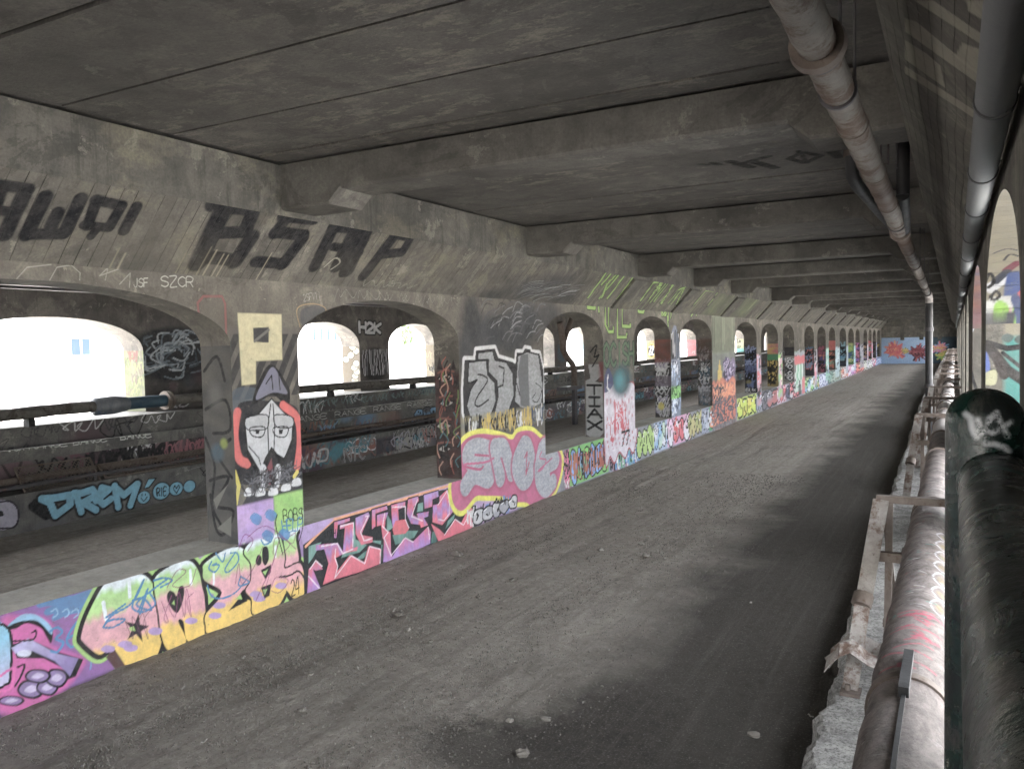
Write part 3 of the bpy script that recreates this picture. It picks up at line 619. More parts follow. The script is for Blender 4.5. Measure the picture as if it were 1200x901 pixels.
# red arch outline and scratched marks on the spandrels
S(PL, cH, [(700, 215), (695, 165), (715, 142), (780, 142), (792, 170), (795, 280)], '8c3f3f', .03, al=.7); F(PL, cH, [(705, 160), (785, 155), (785, 240), (715, 225)], '5f5a50', al=.4)
CH = 'a9a89f'
word(PL, 'SZCR', [(565, 70), (680, 75), (678, 108), (568, 108)], [(.012, CH)], crop=cH); word(PL, 'JSF', [(470, 80), (520, 78), (520, 108), (470, 110)], [(.010, CH)], crop=cH); word(PL, 'SSF', [(215, 728), (285, 735), (280, 760), (212, 755)], [(.008, CH)], crop=cT1)
for pts in ([(50, 90), (95, 40), (180, 30)], [(175, 85), (200, 40), (250, 32), (282, 60), (280, 85)], [(370, 85), (380, 40), (350, 70), (420, 45)], [(455, 110), (458, 60), (420, 100)]): S(PL, cH, pts, CH, .010, al=.6)
word(PL, '2SFV18', [(1065, 135), (1125, 125), (1128, 150), (1068, 160)], [(.008, CH)], crop=cH)
F(PL, cH, [(1060, 190), (1130, 175), (1140, 215), (1070, 250)], '3f4650', al=.6, smooth=True); S(PL, cH, [(1055, 250), (1045, 185), (1100, 168), (1145, 185), (1135, 225)], 'a58a60', .014, smooth=True)
for i in range(14):
    u = 7.6+i*.19+rn0.uniform(-.1, .1); PL.line([(u, 3.36), (u+rn0.uniform(-.1, .1), 3.52), (u+.12, 3.42), (u+.2, 3.50)], CH, .007, .3, .5, smooth=True)
# dark sooty clouds on the wide pillar
for u, v, a, b_, c in ((10.7, 3.1, .45, .7, '2c2e33'), (11.2, 2.9, .5, .6, '3a3d42'), (11.9, 3.0, .9, .55, '303338'), (12.5, 3.2, .8, .5, '34373b'), (10.5, 2.7, .3, .5, '3d3f42'), (13.4, 3.3, .7, .35, '3a3a3c')): PL.blob(u, v, a, b_, c, .95, .55)
for i in range(60):
    u = 10.9+rn0.random()*2.1; v = 2.8+rn0.random()*.65; PL.line([(u, v), (u+.15, v+.12+rn0.uniform(-.05, .05)), (u+.35, v+.13)], rn0.choice(['8d8f92', '6a6c70', '1c1e22', '4a4c50']), .02, .4, .7, smooth=True)
# --- silver block letters over dark outline
SB = [(100, 130), (150, 130), (155, 85), (245, 75), (262, 120), (330, 140), (345, 150), (350, 95), (380, 95), (390, 75), (415, 80), (420, 95), (460, 100), (478, 180), (478, 360), (400, 410), (380, 395), (330, 390), (270, 430), (180, 450), (150, 470), (110, 450), (95, 380), (92, 280)]
S(PL, cD, SB, 'd6d7d9', .12, closed=True); F(PL, cD, SB, '2a2a2e')
SIL = mottle('a9abae', '8e9093', 30)
for pts in ([(120, 140), (205, 130), (210, 200), (245, 240), (250, 330), (225, 400), (180, 435), (130, 415), (110, 350), (130, 270), (160, 225), (130, 240), (115, 240)], [(165, 95), (235, 85), (245, 130), (300, 140), (330, 190), (338, 300), (310, 380), (250, 415), (240, 400), (262, 300), (255, 230), (215, 190), (215, 130), (165, 130)], [(355, 110), (400, 90), (455, 105), (475, 250), (470, 340), (410, 370), (370, 360), (340, 330), (350, 200)]):
    F(PL, cD, pts, SIL, smooth=False); S(PL, cD, pts, K, .03, closed=True)
F(PL, cD, [(355, 190), (370, 105), (405, 100), (412, 360), (370, 350)], '55575b', al=.8); S(PL, cD, [(165, 200), (190, 205), (210, 230), (165, 300), (150, 340), (170, 352), (215, 320)], K, .028, smooth=True); S(PL, cD, [(265, 160), (290, 170), (285, 250), (262, 260)], K, .03); S(PL, cD, [(320, 170), (345, 165), (340, 200), (365, 300)], K, .025, smooth=True); S(PL, cD, [(440, 240), (470, 270), (450, 330), (425, 320), (440, 290)], K, .018, smooth=True)
PL.rect(10.3, 13.12, 1.42, 1.72, mottle('8b8a82', 'a89a62', 9), .8, .06)
for i in range(16): scrawl(PL, 10.4+i*.17, 10.65+i*.17, 1.4, 1.7, rn0.choice([K, 'd8d8d8', 'c9a93a', '3b4a66', K]), .03, i+50, 3)
# --- grey bubble letters SMOE with rose and yellow outlines, down over the sill
SH = [(75, 590), (110, 530), (180, 505), (260, 515), (330, 530), (360, 495), (420, 490), (470, 530), (540, 570), (560, 620), (540, 720), (490, 790), (435, 820), (400, 795), (340, 790), (290, 765), (200, 760), (150, 765), (90, 830), (55, 800), (50, 720), (80, 700), (90, 640)]
S(PL, cD, SH, 'e6e23a', .30, smooth=True, closed=True, soft=.1); F(PL, cD, SH, 'c2507f', smooth=True); S(PL, cD, SH, 'c2507f', .14, smooth=True, closed=True)
SG = mottle('b6b8bf', '9c9ea8', 34)
for g in ([[(215, 560), (160, 550), (118, 575), (125, 612), (185, 625), (222, 655), (215, 700), (150, 680), (105, 735)]], [[(245, 550), (262, 640), (272, 695)], [(262, 548), (292, 555), (312, 620), (325, 670)]],
          [[(385, 535), (355, 600), (350, 660), (378, 712), (410, 690), (420, 610), (405, 545), (385, 535)], [(382, 560), (385, 690)]], [[(470, 560), (520, 590), (535, 615), (470, 640), (462, 600), (480, 545), (500, 560)], [(455, 640), (460, 715), (490, 750), (525, 715)], [(490, 640), (495, 730)]]):
    for o_ in g: S(PL, cD, o_, 'b5406f', .40, smooth=True)
    for o_ in g: S(PL, cD, o_, SG, .31, smooth=True, soft=.1)
S(PL, cD, [(150, 585), (215, 590)], 'b5406f', .035, smooth=True); S(PL, cD, [(95, 640), (170, 655), (190, 640)], 'b5406f', .04, smooth=True); S(PL, cD, [(275, 600), (290, 650)], 'b5406f', .03)
S(PL, cD, [(388, 600), (400, 570), (395, 680), (410, 620)], 'b5305f', .03); S(PL, cD, [(470, 570), (460, 600), (490, 610), (475, 650), (455, 660), (520, 600)], 'c2507f', .03, smooth=True); S(PL, cD, [(100, 630), (200, 620), (240, 600)], 'c2507f', .035, smooth=True)
for i in range(9): scrawl(PL, 10.4+i*.14, 10.62+i*.14, .05, .30, rn0.choice([K, K, 'd8d8d8', '5b87c9']), .03, i+70, 3)
piece(PL, 10.6, 12.0, .03, .28, 77, ['c9c9cc', 'a8a8b0'], n=5)
# --- blue and green lettering further along the sill
def band(px0, px1, f): a = PL.px(px0, 550)[0]; b__ = PL.px(px1, 520)[0]; f(a, b__)
u0, u1 = 13.92, 14.25; PL.rect(u0, u1, .03, .78, mottle('c45a86', '7a4a6a', 12), .9)
for i in range(8): scrawl(PL, 13.92, 14.3, .05+i*.08, .2+i*.08, rn0.choice([K, 'e15a8c', 'd9d9d9']), .03, i+90, 3)
piece(PL, 14.2, 16.1, .05, .78, 12, ['5b9be0', '6aa8ea', '78c957', '5b9be0'], back='6fbf55', n=6, hi=None)
for i in range(14): scrawl(PL, 14.2+i*.13, 14.5+i*.13, .15, .65, rn0.choice(['a8452f', 'b5683a', '15182a']), .03, i+110, 3)
PL.rect(16.2, 17.95, 0, .8, mottle('d4517f', '6fa3b0', 6), .95)
for i in range(16): scrawl(PL, 16.2+i*.1, 16.6+i*.1, .02, .4, rn0.choice([K, '3f8fc9', 'e9e9ee', '6fb58c']), .035, i+130, 3)
# white throw-up with red lines on pillar three
WP = [(370, 340), (395, 20), (560, -60), (570, 200), (585, 280), (555, 290), (520, 280), (490, 270), (460, 260), (430, 280), (410, 270), (380, 240)]
WP = [(16.0, .25), (15.98, 1.75), (16.5, 1.90), (16.9, 1.72), (17.2, 1.85), (17.82, 1.80), (17.83, 1.1), (17.95, .75), (17.7, .28), (17.4, .42), (17.15, .22), (16.8, .40), (16.5, .2), (16.25, .38)]
PL.line(WP, 'a12f3f', .09, .2, smooth=True, closed=True); PL.fill(WP, mottle('d9d3dd', 'c8bdca', 10), smooth=True)
for i in range(8): u = 16.1+i*.22; PL.line([(u, 1.7-.05*i % .2), (u+.05, 1.3), (u-.03, .9), (u+.1, .5)], 'b33a4c', .022, .3, smooth=True)
for i in range(10): scrawl(PL, 16.1+rn0.random()*1.2, 16.4+rn0.random()*1.3, .6+rn0.random()*.7, .8+rn0.random()*.8, 'c23347', .025, i+150, 3)
word(PL, '77', [(16.95, .80), (17.45, .80), (17.4, .5), (16.9, .5)], [(.05, K)], planar=True)
# dark green words and blue dome on the same pillar
word(PL, 'OCISH', [(16.0, 2.78), (17.8, 2.78), (17.8, 2.30), (16.0, 2.30)], [(.13, '1d3a2c'), (.07, '4a6a4a')], planar=True)
PL.blob(17.0, 1.95, .75, .42, '1f4f58', .95, .4); PL.blob(16.9, 1.95, .45, .3, '3f8f98', .8, .7)
PL.fill([(16.0, 1.75), (16.05, 2.15), (16.3, 2.25), (16.5, 1.9)], '2b3a6a', .9, smooth=True); PL.line([(16.2, 2.1), (16.15, 1.85), (16.3, 1.75)], 'dddddd', .05)
# further sill pieces one after another, as in the photograph
SE = [(17.95, 19.4, ['a8c96a', 'b8d67c'], '1b2a1b', None), (19.2, 20.4, ['d9dbe6', '7fb0dd', 'b9d6c0'], K, '9fb6d6'), (20.3, 22.2, ['e6c0d8', 'e0e0ea', 'd94a5a'], K, 'd79ac0'), (22.1, 23.6, ['a9b36a', 'c2b878'], '2a2f1b', None), (23.5, 24.4, ['9aa6c2', 'c2c8d6'], '33343c', '8b95b0'),
      (24.4, 27.2, ['dfe1e6', 'cfd6e0', '3aa35e'], K, '35a05a'), (28.0, 30.9, ['d6e23a', 'c9dd3c', 'e0d040'], '2b3a14', 'b9d040'), (30.9, 32.2, ['8f9fb5', 'b3c0cf'], '3a3f4a', None), (32.0, 35.0, ['6a6a76', '8a8a96', 'b05a5a'], '26262c', '55555f'), (35.0, 37.0, ['d9c6d4', 'c9a6b8', 'd84a5c'], '8c3a4a', 'd0b6c8'),
      (37.0, 38.0, ['4a4a6a', '5a5a7a'], K, None), (38.0, 40.5, ['d84a5c', 'c9c9d0', 'e8707c'], K, 'd84a5c'), (42, 45, ['8fd66a', '7ab4e0', 'dfe6ea'], '2a4a3a', 'c9e08a'), (45, 47, ['c9a030', 'dfe6ea', '7fc080'], K, '80b8e0'), (47, 50.5, ['c9cfe6', 'd9def0', 'b9c2dd'], '6a6a9a', 'c0c6e0'), (50.5, 54, ['8fc0b0', '6a9a8a', 'a0b0a0'], '3a4a4a', '7a9a90'),
      (54, 57, ['8f9a80', 'a0a890'], '3a3a3a', '80a090'), (57, 61, ['e06a40', 'd9dbe0', 'e0b0a0'], '8c3a2a', 'd9dbe0'), (61, 66, ['e07ab0', 'dfe0ea', 'b06ac0'], '7a3a6a', 'e0c0dd'), (66, 72, ['e6564a', 'd9c040', 'e0604a'], K, 'd9503f'), (72, 79, ['d6d6c8', 'b9c9b0', 'dfe0ea'], K, 'c9cfc0'), (79, 84, ['d84a7a', 'dfe0ea'], K, 'd84a7a'), (84, 90, ['8fb0e0', 'b9c9ea'], '4a5a8a', '8fb0e0')]
for i, (a, b_, fl_, ol, bk) in enumerate(SE): piece(PL, a, b_, .06, .78, 200+i, fl_, outline=ol, back=bk, n=4 if a < 30 else 3)
PL.line([(21.0, .75), (20.8, .5), (21.1, .45), (20.9, .15)], 'd0303a', .12, .2)
# --- pillar faces from the fourth on
def pf(i): return OPL[i][1], OPL[i+1][0]
def scr(u0, u1, v0, v1, n, cols, sd_, w=.03):
    rr = random.Random(sd_)
    for i in range(n):
        a = rr.uniform(u0, u1); v = rr.uniform(v0, v1); L_ = (u1-u0)*rr.uniform(.3, .7); scrawl(PL, max(u0, a-L_/2), min(u1, a+L_/2), max(v0, v-.18), min(v1, v+.18), rr.choice(cols), w, sd_*50+i, rr.choice([2, 3, 4]))
a, b_ = 20.60, 21.44      # spiked white and blue pillar
PL.fill([(20.6, .8), (20.62, 2.9), (20.75, 3.1), (20.9, 3.22), (21.1, 3.2), (21.3, 2.9), (21.44, 2.8), (21.44, .8)], '77849c', .9, .03)
for i in range(5): PL.line([(20.7+i*.15, 3.05-.05*abs(i-2)), (20.7+i*.15, 2.35)], '15171c', .09, .2); PL.line([(20.63+i*.16, 2.4), (20.66+i*.16, 3.1-.06*abs(i-2))], 'd9dbe0', .03)
scr(a, b_, .8, 2.3, 18, ['e0e6f2', '9ab0d6', '3a4560', 'c9d6ea'], 4); PL.rect(a, b_, 1.28, 1.6, '7fd04f', .9); scr(a, b_, 1.25, 1.6, 4, ['2a5a1a', 'e0e0e0'], 5)
a, b_ = 24.69, 27.69      # weathered green upper shaft, orange flames below
PL.rect(a, b_, 2.35, 3.55, mottle('77836a', '8a9078', 6), .75, .05)
for i in range(14): u = a+.1+i*.21; PL.line([(u, 2.4+rn0.random()*.3), (u, 3.5)], rn0.choice(['3f4a38', '9aa58a', '2b3329']), .03, .4, .6)
PL.rect(a, b_, 1.55, 2.4, mottle('9aa39a', '7c8480', 4), .7, .1); PL.fill([(25.6, 2.2), (25.9, 1.7), (25.9, 1.4), (25.3, 1.3), (25.3, 1.7)], 'd9b53a'); PL.rect(26.1, 27.6, 1.45, 2.15, mottle('7a5f94', '9a86b0', 9), .85, .08, rag=.1)
scr(26.1, 27.6, 1.45, 2.2, 16, ['4a3a66', 'c0b0d6', '2a2240'], 7, .04)
PL.rect(a, b_, .0, 1.5, mottle('d9703f', 'c75f3a', 5), .95, .08, rag=.12); scr(a, b_, .1, 1.4, 50, ['5a5a66', '3c3c48', 'e88a50', '7a6a70', 'd4643a'], 8, .06)
PL.rect(a, b_, 0, .16, mottle('8a8f95', '4c5056', 12), .9, .05)
pal = {5: (['c9828c', 'b9c6e0', 'd9def0', 'c94a50'], 'aab4cc'), 6: (['8fd65a', 'd9a0b8', 'c9cfd6', 'e8e0c0'], 'b0aebc'), 7: (['2f9a5a', 'dfe6e6', '1a1a20', 'e8505c'], 'd9e2de'), 8: (['c0c0cc', 'a0a8c0', 'd07a8a'], '9aa0ac'), 9: (['c9c0c8', 'e0708a'], 'b0a8b8'), 10: (['8ad0b0', '9ab8d0', 'c0d0d0'], '8fb4b0'), 11: (['b8d0d6', '9ac0d0'], '9ab8c0'), 12: (['a0b8c8'], '98a4b0'), 13: (['8ad0d0', 'b8d0e8'], '98c4c8'), 14: (['a8a8b8'], 'a0a0ac'), 15: (['c0b8d0', 'd06a90'], 'b8a8c0'), 16: (['b0a8c0', 'c04a7a'], 'a89ab0'), 17: (['a8b8e0'], '9ab0dc')}
for i, (cols, bk) in pal.items():
    if i+1 >= len(OPL): continue
    a, b_ = OPL[i+3-0][1] if False else OPL[i+2][1], OPL[i+3][0] if i+3 < len(OPL) else YEND
    if i == 5: a, b_ = 31.05, 31.85
    if i == 6: a, b_ = 35.25, 36.21
    if i == 7: a, b_ = 39.17, 42.09
    PL.rect(a, b_, .3, 2.15, mottle(bk, cols[0], 5), .85, .08, rag=.08); scr(a, b_, .6, 2.2, 14, cols+[K], 20+i, .07)
PL.rect(39.17, 42.09, 1.55, 1.95, 'e0484f', .95, .06, rag=.06); PL.rect(39.17, 42.09, .3, 1.55, mottle('dfe8e4', 'bfe0cc', 4), .9, .06)
for i in range(7): PL.line([(39.4+i*.4, 1.5), (39.5+i*.38, 1.0), (39.3+i*.42, .5)], rn0.choice(['2f9a5a', '35b070', K]), .12, .2, smooth=True)
PL.rect(41.3, 42.0, .1, .9, 'e0485a', .9); PL.rect(40.3, 40.9, .1, .6, '24362c', .8)
# --- writing on the cove: dark block letters
NV = '0d0f17'
def cov(text, quad, crop, w, **k): word(PC, text, quad, [(w, NV)], smooth=False, crop=crop, gap=.3, **k)
Q = lambda *p: list(p)
S(PC, cT1, [(20, 660), (110, 470)], NV, .12); S(PC, cT1, [(0, 440), (125, 455)], NV, .10); S(PC, cT1, [(-40, 545), (70, 560)], NV, .09); S(PC, cT1, [(-60, 640), (0, 450)], NV, .12)
S(PC, cT1, [(115, 660), (200, 490)], NV, .12); S(PC, cT1, [(125, 655), (280, 655)], NV, .11); S(PC, cT1, [(290, 640), (355, 500)], NV, .12); S(PC, cT1, [(225, 620), (255, 560)], NV, .11)
S(PC, cT1, [(385, 620), (425, 505)], NV, .10); S(PC, cT1, [(420, 505), (535, 530)], NV, .10); S(PC, cT1, [(535, 530), (480, 625)], NV, .10); S(PC, cT1, [(370, 615), (480, 628)], NV, .09); S(PC, cT1, [(420, 640), (400, 665)], NV, .08)
S(PC, cT1, [(545, 640), (600, 535)], NV, .11)
for pts, w in (([(45, 480), (155, 250), ], .16), ([(110, 225), (290, 245)], .12), ([(290, 250), (255, 335)], .13), ([(120, 350), (260, 345)], .11), ([(280, 370), (210, 475)], .14), ([(80, 455), (210, 470)], .12),
               ([(420, 275), (560, 290)], .11), ([(430, 290), (385, 350)], .12), ([(385, 345), (510, 360)], .11), ([(505, 375), (420, 485)], .13), ([(300, 475), (425, 485)], .11), ([(560, 495), (640, 330)], .13), ([(640, 320), (760, 335)], .11), ([(640, 410), (740, 425)], .09), ([(750, 350), (690, 520)], .13)): S(PC, cT2, pts, NV, w*1.35)
for pts, w in (([(-20, 420), (60, 260)], .15), ([(0, 240), (120, 255)], .12), ([(110, 270), (30, 440)], .15), ([(0, 345), (80, 365)], .09), ([(100, 460), (240, 280)], .14), ([(235, 275), (305, 290)], .12), ([(305, 295), (270, 360), (170, 370)], .11)): S(PC, cT3, pts, NV, w*1.35)
S(PC, cT2, [(600, 500), (650, 460), (670, 480), (630, 510)], 'a9a695', .015, smooth=True)
scrawl(PC, 8.0, 9.1, .05, .15, CH, .01, 6, 6, .6)
# pale scars left by removed render, with board ghosts
for u, v, a_, b__ in ((5.0, .25, .9, .35), (5.7, .1, .5, .25), (7.6, .3, .9, .3), (9.3, .45, 1.2, .3)): PC.blob(u, v, a_, b__, '8f8873', .10, .8)
for i in range(26):
    u = 4.6+i*.085+rn0.uniform(-.02, .02); 
    if rn0.random() < .6: PC.line([(u, .0), (u, rn0.uniform(.12, .45))], rn0.choice(['b0a68c', '4c4840', '8e866f']), .018, .5, .5)
# smoky swirl over the wide pillar's far side
for u, v, a_, b__, c in ((12.4, .25, 1.2, .35, '34363a'), (13.2, .5, 1.1, .3, '3a3a3b'), (13.8, .15, 1.0, .25, '2c2d30'), (11.3, .05, .7, .2, '2c2d30')): PC.blob(u, v, a_, b__, c, .8, .8)
for i in range(50):
    u = 11.9+rn0.random()*1.8; v = rn0.random()*.35; PC.line([(u, v), (u+.25, v+.10), (u+.6, v+.14)], rn0.choice(['7f8184', '9b9da0', '2a2c30', '5a5c60']), .014, .4, .6, smooth=True)
# green outlined lettering climbing from the spandrels on to the cove
GN = '86b048'; D2 = '20281a'
def gl2(pts, w=.05, crop=cT4, pl=None):
    w *= 1.5
    for p_ in ((PC,) if pl is None else (pl,)): S(p_, crop, pts, D2, w+.035); S(p_, crop, pts, GN, w)
for pts in ([(600, 350), (475, 520)], [(690, 350), (545, 525)], [(640, 345), (560, 440)], [(720, 360), (595, 525)], [(735, 380), (870, 395)], [(765, 380), (655, 530)], [(850, 400), (690, 540)], [(560, 520), (590, 440), (640, 390)], [(800, 540), (880, 430), (940, 420), (900, 500)], [(860, 550), (960, 430)], [(930, 560), (1000, 440), (1030, 430)], [(990, 560), (1060, 470)]): gl2(pts)
for pts in ([(465, 520), (470, 585), (515, 590), (520, 525)], [(535, 530), (540, 610)], [(580, 530), (580, 690), (600, 735), (630, 735), (630, 710)], [(600, 530), (600, 700)], [(655, 540), (655, 770), (710, 770), (712, 750)], [(685, 545), (685, 700), (735, 705), (735, 690)], [(690, 550), (715, 545)], [(785, 560), (785, 610), (815, 615), (830, 580), (830, 545)], [(870, 560), (880, 595), (890, 560)], [(925, 560), (930, 630), (955, 630), (975, 560)], [(965, 640), (970, 700)], [(990, 570), (985, 650)]): gl2(pts, .045, pl=PL)
for pts in ([(0, 270), (100, 120)], [(40, 280), (160, 130)], [(90, 290), (210, 130)], [(60, 190), (95, 130), (80, 180)], [(150, 290), (230, 190), (300, 160)], [(210, 300), (280, 160)], [(240, 300), (340, 170)], [(290, 310), (400, 180)], [(340, 310), (440, 190)], [(440, 320), (540, 190)]): gl2(pts, .04, cT5)
F(PC, cT5, [(440, 175), (520, 175), (500, 210), (430, 200)], '86b838'); F(PC, cT5, [(750, 225), (820, 220), (790, 255), (740, 250)], '86b838')
for pts in ([(30, 300), (40, 340), (60, 330)], [(100, 320), (110, 380), (140, 340)], [(150, 310), (150, 420)], [(200, 310), (205, 360), (250, 320)], [(320, 390), (350, 350), (350, 320)], [(360, 385), (380, 330)]): gl2(pts, .035, cT5, PL)
PC.rect(23.6, 29.0, 0, CL, mottle('6d7a4a', '4c5340', 3), .55, .4)
for i in range(40):
    u = 18+i*.33; PC.line([(u, .02), (u+rn0.uniform(-.05, .05), CL)], rn0.choice(['2a2f22', '8fa060', '55604a', '1f231c']), .04, .4, .55)
# --- the painted jamb of each pillar, the side that looks back up the tunnel
def jam(b_, w=TH): return JL[b_]
J = JL[5.93]; J.rect(-.5, .02, .8, 2.95, mottle('3e3e42', '55544f', 7), .9); 
for pts in ([(-.40, 2.2), (-.1, 2.3), (-.05, 2.0), (-.3, 1.95)], [(-.42, 1.9), (-.30, 1.6), (-.36, 1.2), (-.25, 1.0)], [(-.05, 1.9), (-.25, 1.75), (-.10, 1.55), (-.05, 1.5)], [(-.38, 1.45), (-.1, 1.5), (-.3, 1.2), (-.05, 1.15), (-.2, .9), (-.32, .95), (-.38, 1.3)], [(-.4, 2.6), (-.2, 2.75), (-.1, 2.5)]): J.line(pts, K, .035, .3, smooth=True)
J.blob(-.25, 1.75, .12, .12, '3f5a6a', .9, .5); J.blob(-.15, 1.85, .07, .07, '8a9a3a', .9, .5); J.blob(-.25, 2.35, .14, .18, '6a6a66', .7, .7); J.fill([(-.34, 1.25), (-.12, 1.42), (-.3, 1.15)], '77766f'); J.fill([(-.3, .95), (-.08, 1.1), (-.1, .88)], '77766f')
J = JL[10.28]; J.rect(-.5, .02, .8, 2.45, mottle('1c1517', '4a2320', 9), .95, .08)
for v, s_ in ((2.32, .14), (1.95, .12), (1.6, .13), (1.25, .11)):
    u = -.24 if int(v*10) % 2 else -.30
    J.fill([(u-s_, v), (u-s_*.2, v+s_*.45), (u+s_, v+.02), (u, v-s_*.4)], 'a9a49c', smooth=True); J.blob(u+.02, v, .04, .045, '101010', 1, .2); J.line([(u-s_, v), (u-s_*.2, v+s_*.5), (u+s_, v+.02)], K, .03, smooth=True); J.line([(u-s_, v+.08), (u, v+s_*.9), (u+s_, v+.1)], '7a3a30', .03, smooth=True)
for i in range(46): u = -.42+rn0.random()*.4; v = .85+rn0.random()*1.6; J.line([(u, v), (u+rn0.uniform(-.05, .06), v+.1), (u+rn0.uniform(-.04, .1), v+.2)], rn0.choice(['7c3528', '9c4a38', '23181a', '3f6a70', 'b0806a', '5f7a3a', '23181a', '140f12']), .022, .3, smooth=True)
J.fill([(-.4, 2.45), (-.35, 2.65), (-.28, 2.45)], '23181a'); J.fill([(-.15, 2.45), (-.1, 2.6), (-.05, 2.45)], '23181a')
J = JL[15.96]; J.rect(-.5, .02, .8, 2.35, mottle('5a4a48', '3a3436', 7), .7, .1); J.fill([(-.42, .85), (-.42, 2.0), (-.3, 2.05), (-.35, 2.35), (-.1, 2.35), (-.05, 2.1), (-.2, 1.98), (-.02, 1.95), (-.02, .9), (-.2, .72)], 'a3a3a3', .95)
GL['|'] = [[(.5, 0), (.5, 1)], [(.15, 1), (.85, 1)], [(.15, 0), (.85, 0)]]
word(J, 'T|AX', [(-.38, 1.90), (-.06, 1.90), (-.06, .96), (-.38, .96)], [(.05, K)], planar=True, smooth=False, vertical=True, gap=.35)
J.line([(-.3, 2.6), (-.15, 2.75), (-.2, 2.5), (-.1, 2.55), (-.25, 2.3)], K, .03, smooth=True); J.rect(-.1, 0, 2.0, 2.4, '8c2a30', .6, .06)
def jtag(b_, back, cols, sd_, v0=.8, v1=2.3, n=26, w=.035):
    J = JL[b_]; J.rect(-.5, .02, v0, v1, mottle(back[0], back[1], 7), .92, .08); rr = random.Random(sd_)
    for i in range(n): v = rr.uniform(v0, v1-.1); scrawl(J, -.43+rr.uniform(0, .1), -.03-rr.uniform(0, .1), v, v+rr.uniform(.12, .3), rr.choice(cols), w*rr.uniform(.6, 1.3), sd_*9+i, 3)
jtag(20.60, ('15161a', '1f2024'), ['d6d6d6', 'c0c0c4', '8a7f9a', 'b0b0b0'], 3, .8, 2.25, 22, .022); JL[20.60].rect(-.5, .02, 2.25, 2.85, mottle('8a4030', '5f352c', 6), .85, .06); JL[20.60].blob(-.28, 1.1, .1, .12, 'c0b030', .9, .3); JL[20.60].rect(-.5, 0, 1.62, 1.9, '6a5f6c', .8)
jtag(24.69, ('3a3634', '4a423e'), ['9a9aa0', '6a6a70', '2a4a5a', K, 'c0c0c0'], 4, .8, 2.5, 34, .03); JL[24.69].rect(-.5, .02, 2.2, 2.85, mottle('5a3428', '43302a', 6), .7, .1)
jtag(31.05, ('23283c', '2c3248'), ['5a6a9a', '8a9ac8', K, '3c4870'], 5, .8, 2.5, 30, .04); JL[31.05].rect(-.5, 0, .8, .98, '15151a', .95); word(JL[31.05], 'BUX', [(-.4, .95), (-.05, .95), (-.05, .84), (-.4, .84)], [(.02, 'e0e0e0')], planar=True); JL[31.05].blob(-.3, 1.2, .14, .1, '9a8a30', .7, .6)
jtag(35.25, ('8c7430', 'a08638'), [K, '1a160c', 'c0a040'], 6, .8, 1.9, 24, .045); JL[35.25].rect(-.5, .02, 1.9, 2.15, '2f8a5a', .9); JL[35.25].rect(-.5, .02, 2.15, 2.6, mottle('b04a6a', 'c09a3a', 9), .9)
jtag(39.17, ('84807e', '95908c'), [K, 'e0e0e0', '3a3a40'], 7, .8, 2.0, 14, .05); JL[39.17].rect(-.5, 0, 2.0, 2.4, '24222c', .9); 
for v in (1.75, 1.5, 1.2, .98): JL[39.17].line([(-.3, v), (-.2, v+.08), (-.1, v), (-.2, v-.1), (-.3, v)], K, .12, smooth=True); JL[39.17].line([(-.3, v), (-.2, v+.08), (-.1, v), (-.2, v-.1), (-.3, v)], 'dcdce0', .05, smooth=True)
for i, (b_, bk, cols) in enumerate([(45.14, ('2a2a3c', '1f2434'), ['5a80a0', 'c05a5a', '202028', '8090b0']), (49.6, ('2c2438', '5a3a3c'), ['9a3a5a', '4a3a7a', K, 'c07a5a']), (53.85, ('4a4f44', '5a4038'), ['c05a3a', '8a9a80', K]), (59.6, ('1c2a3c', '24384a'), ['5a9ac0', '80b0c0', K]), (64.3, ('5a8a3a', '4a7a50'), ['9ad05a', '2a5a8a', 'c0d080']), (68.6, ('3a2a48', '6a3a5a'), ['e07aa0', K, '8a5ac0']), (74.6, ('4a4a60', '3a3a4a'), ['9a80b0', 'c0a080', K]), (78.8, ('2c2028', '5c3038'), ['e05060', K, 'c0c0c0']), (83.4, ('141216', '1c1820'), [K, '3a2a30', '5a5a60']), (87.9, ('4a4440', '5a5038'), ['c0a030', K, '6a6a6a'])]): jtag(b_, bk, cols, 10+i, .8, 2.3, 16, .06)
JL[53.85].rect(-.5, .02, 2.0, 2.6, 'd05a50', .9)
# right-hand jambs
J = JR[5.93]; RX = lambda px_, py_: J.px(px_, py_); cR = (1080, 150, 3.0)
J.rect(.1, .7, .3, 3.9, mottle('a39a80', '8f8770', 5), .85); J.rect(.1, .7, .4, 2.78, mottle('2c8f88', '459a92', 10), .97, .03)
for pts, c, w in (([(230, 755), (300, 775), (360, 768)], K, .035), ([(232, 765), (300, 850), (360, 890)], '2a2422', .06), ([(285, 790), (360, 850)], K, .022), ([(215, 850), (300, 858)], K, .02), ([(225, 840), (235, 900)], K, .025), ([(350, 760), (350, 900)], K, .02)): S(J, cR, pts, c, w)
F(J, cR, [(205, 800), (230, 790), (240, 850), (215, 860)], '2a5ab8', al=.9, smooth=True); F(J, cR, [(210, 870), (260, 850), (260, 900), (215, 900)], 'b9b88c', smooth=True); S(J, cR, [(260, 800), (290, 870)], '3a2f2c', .05)
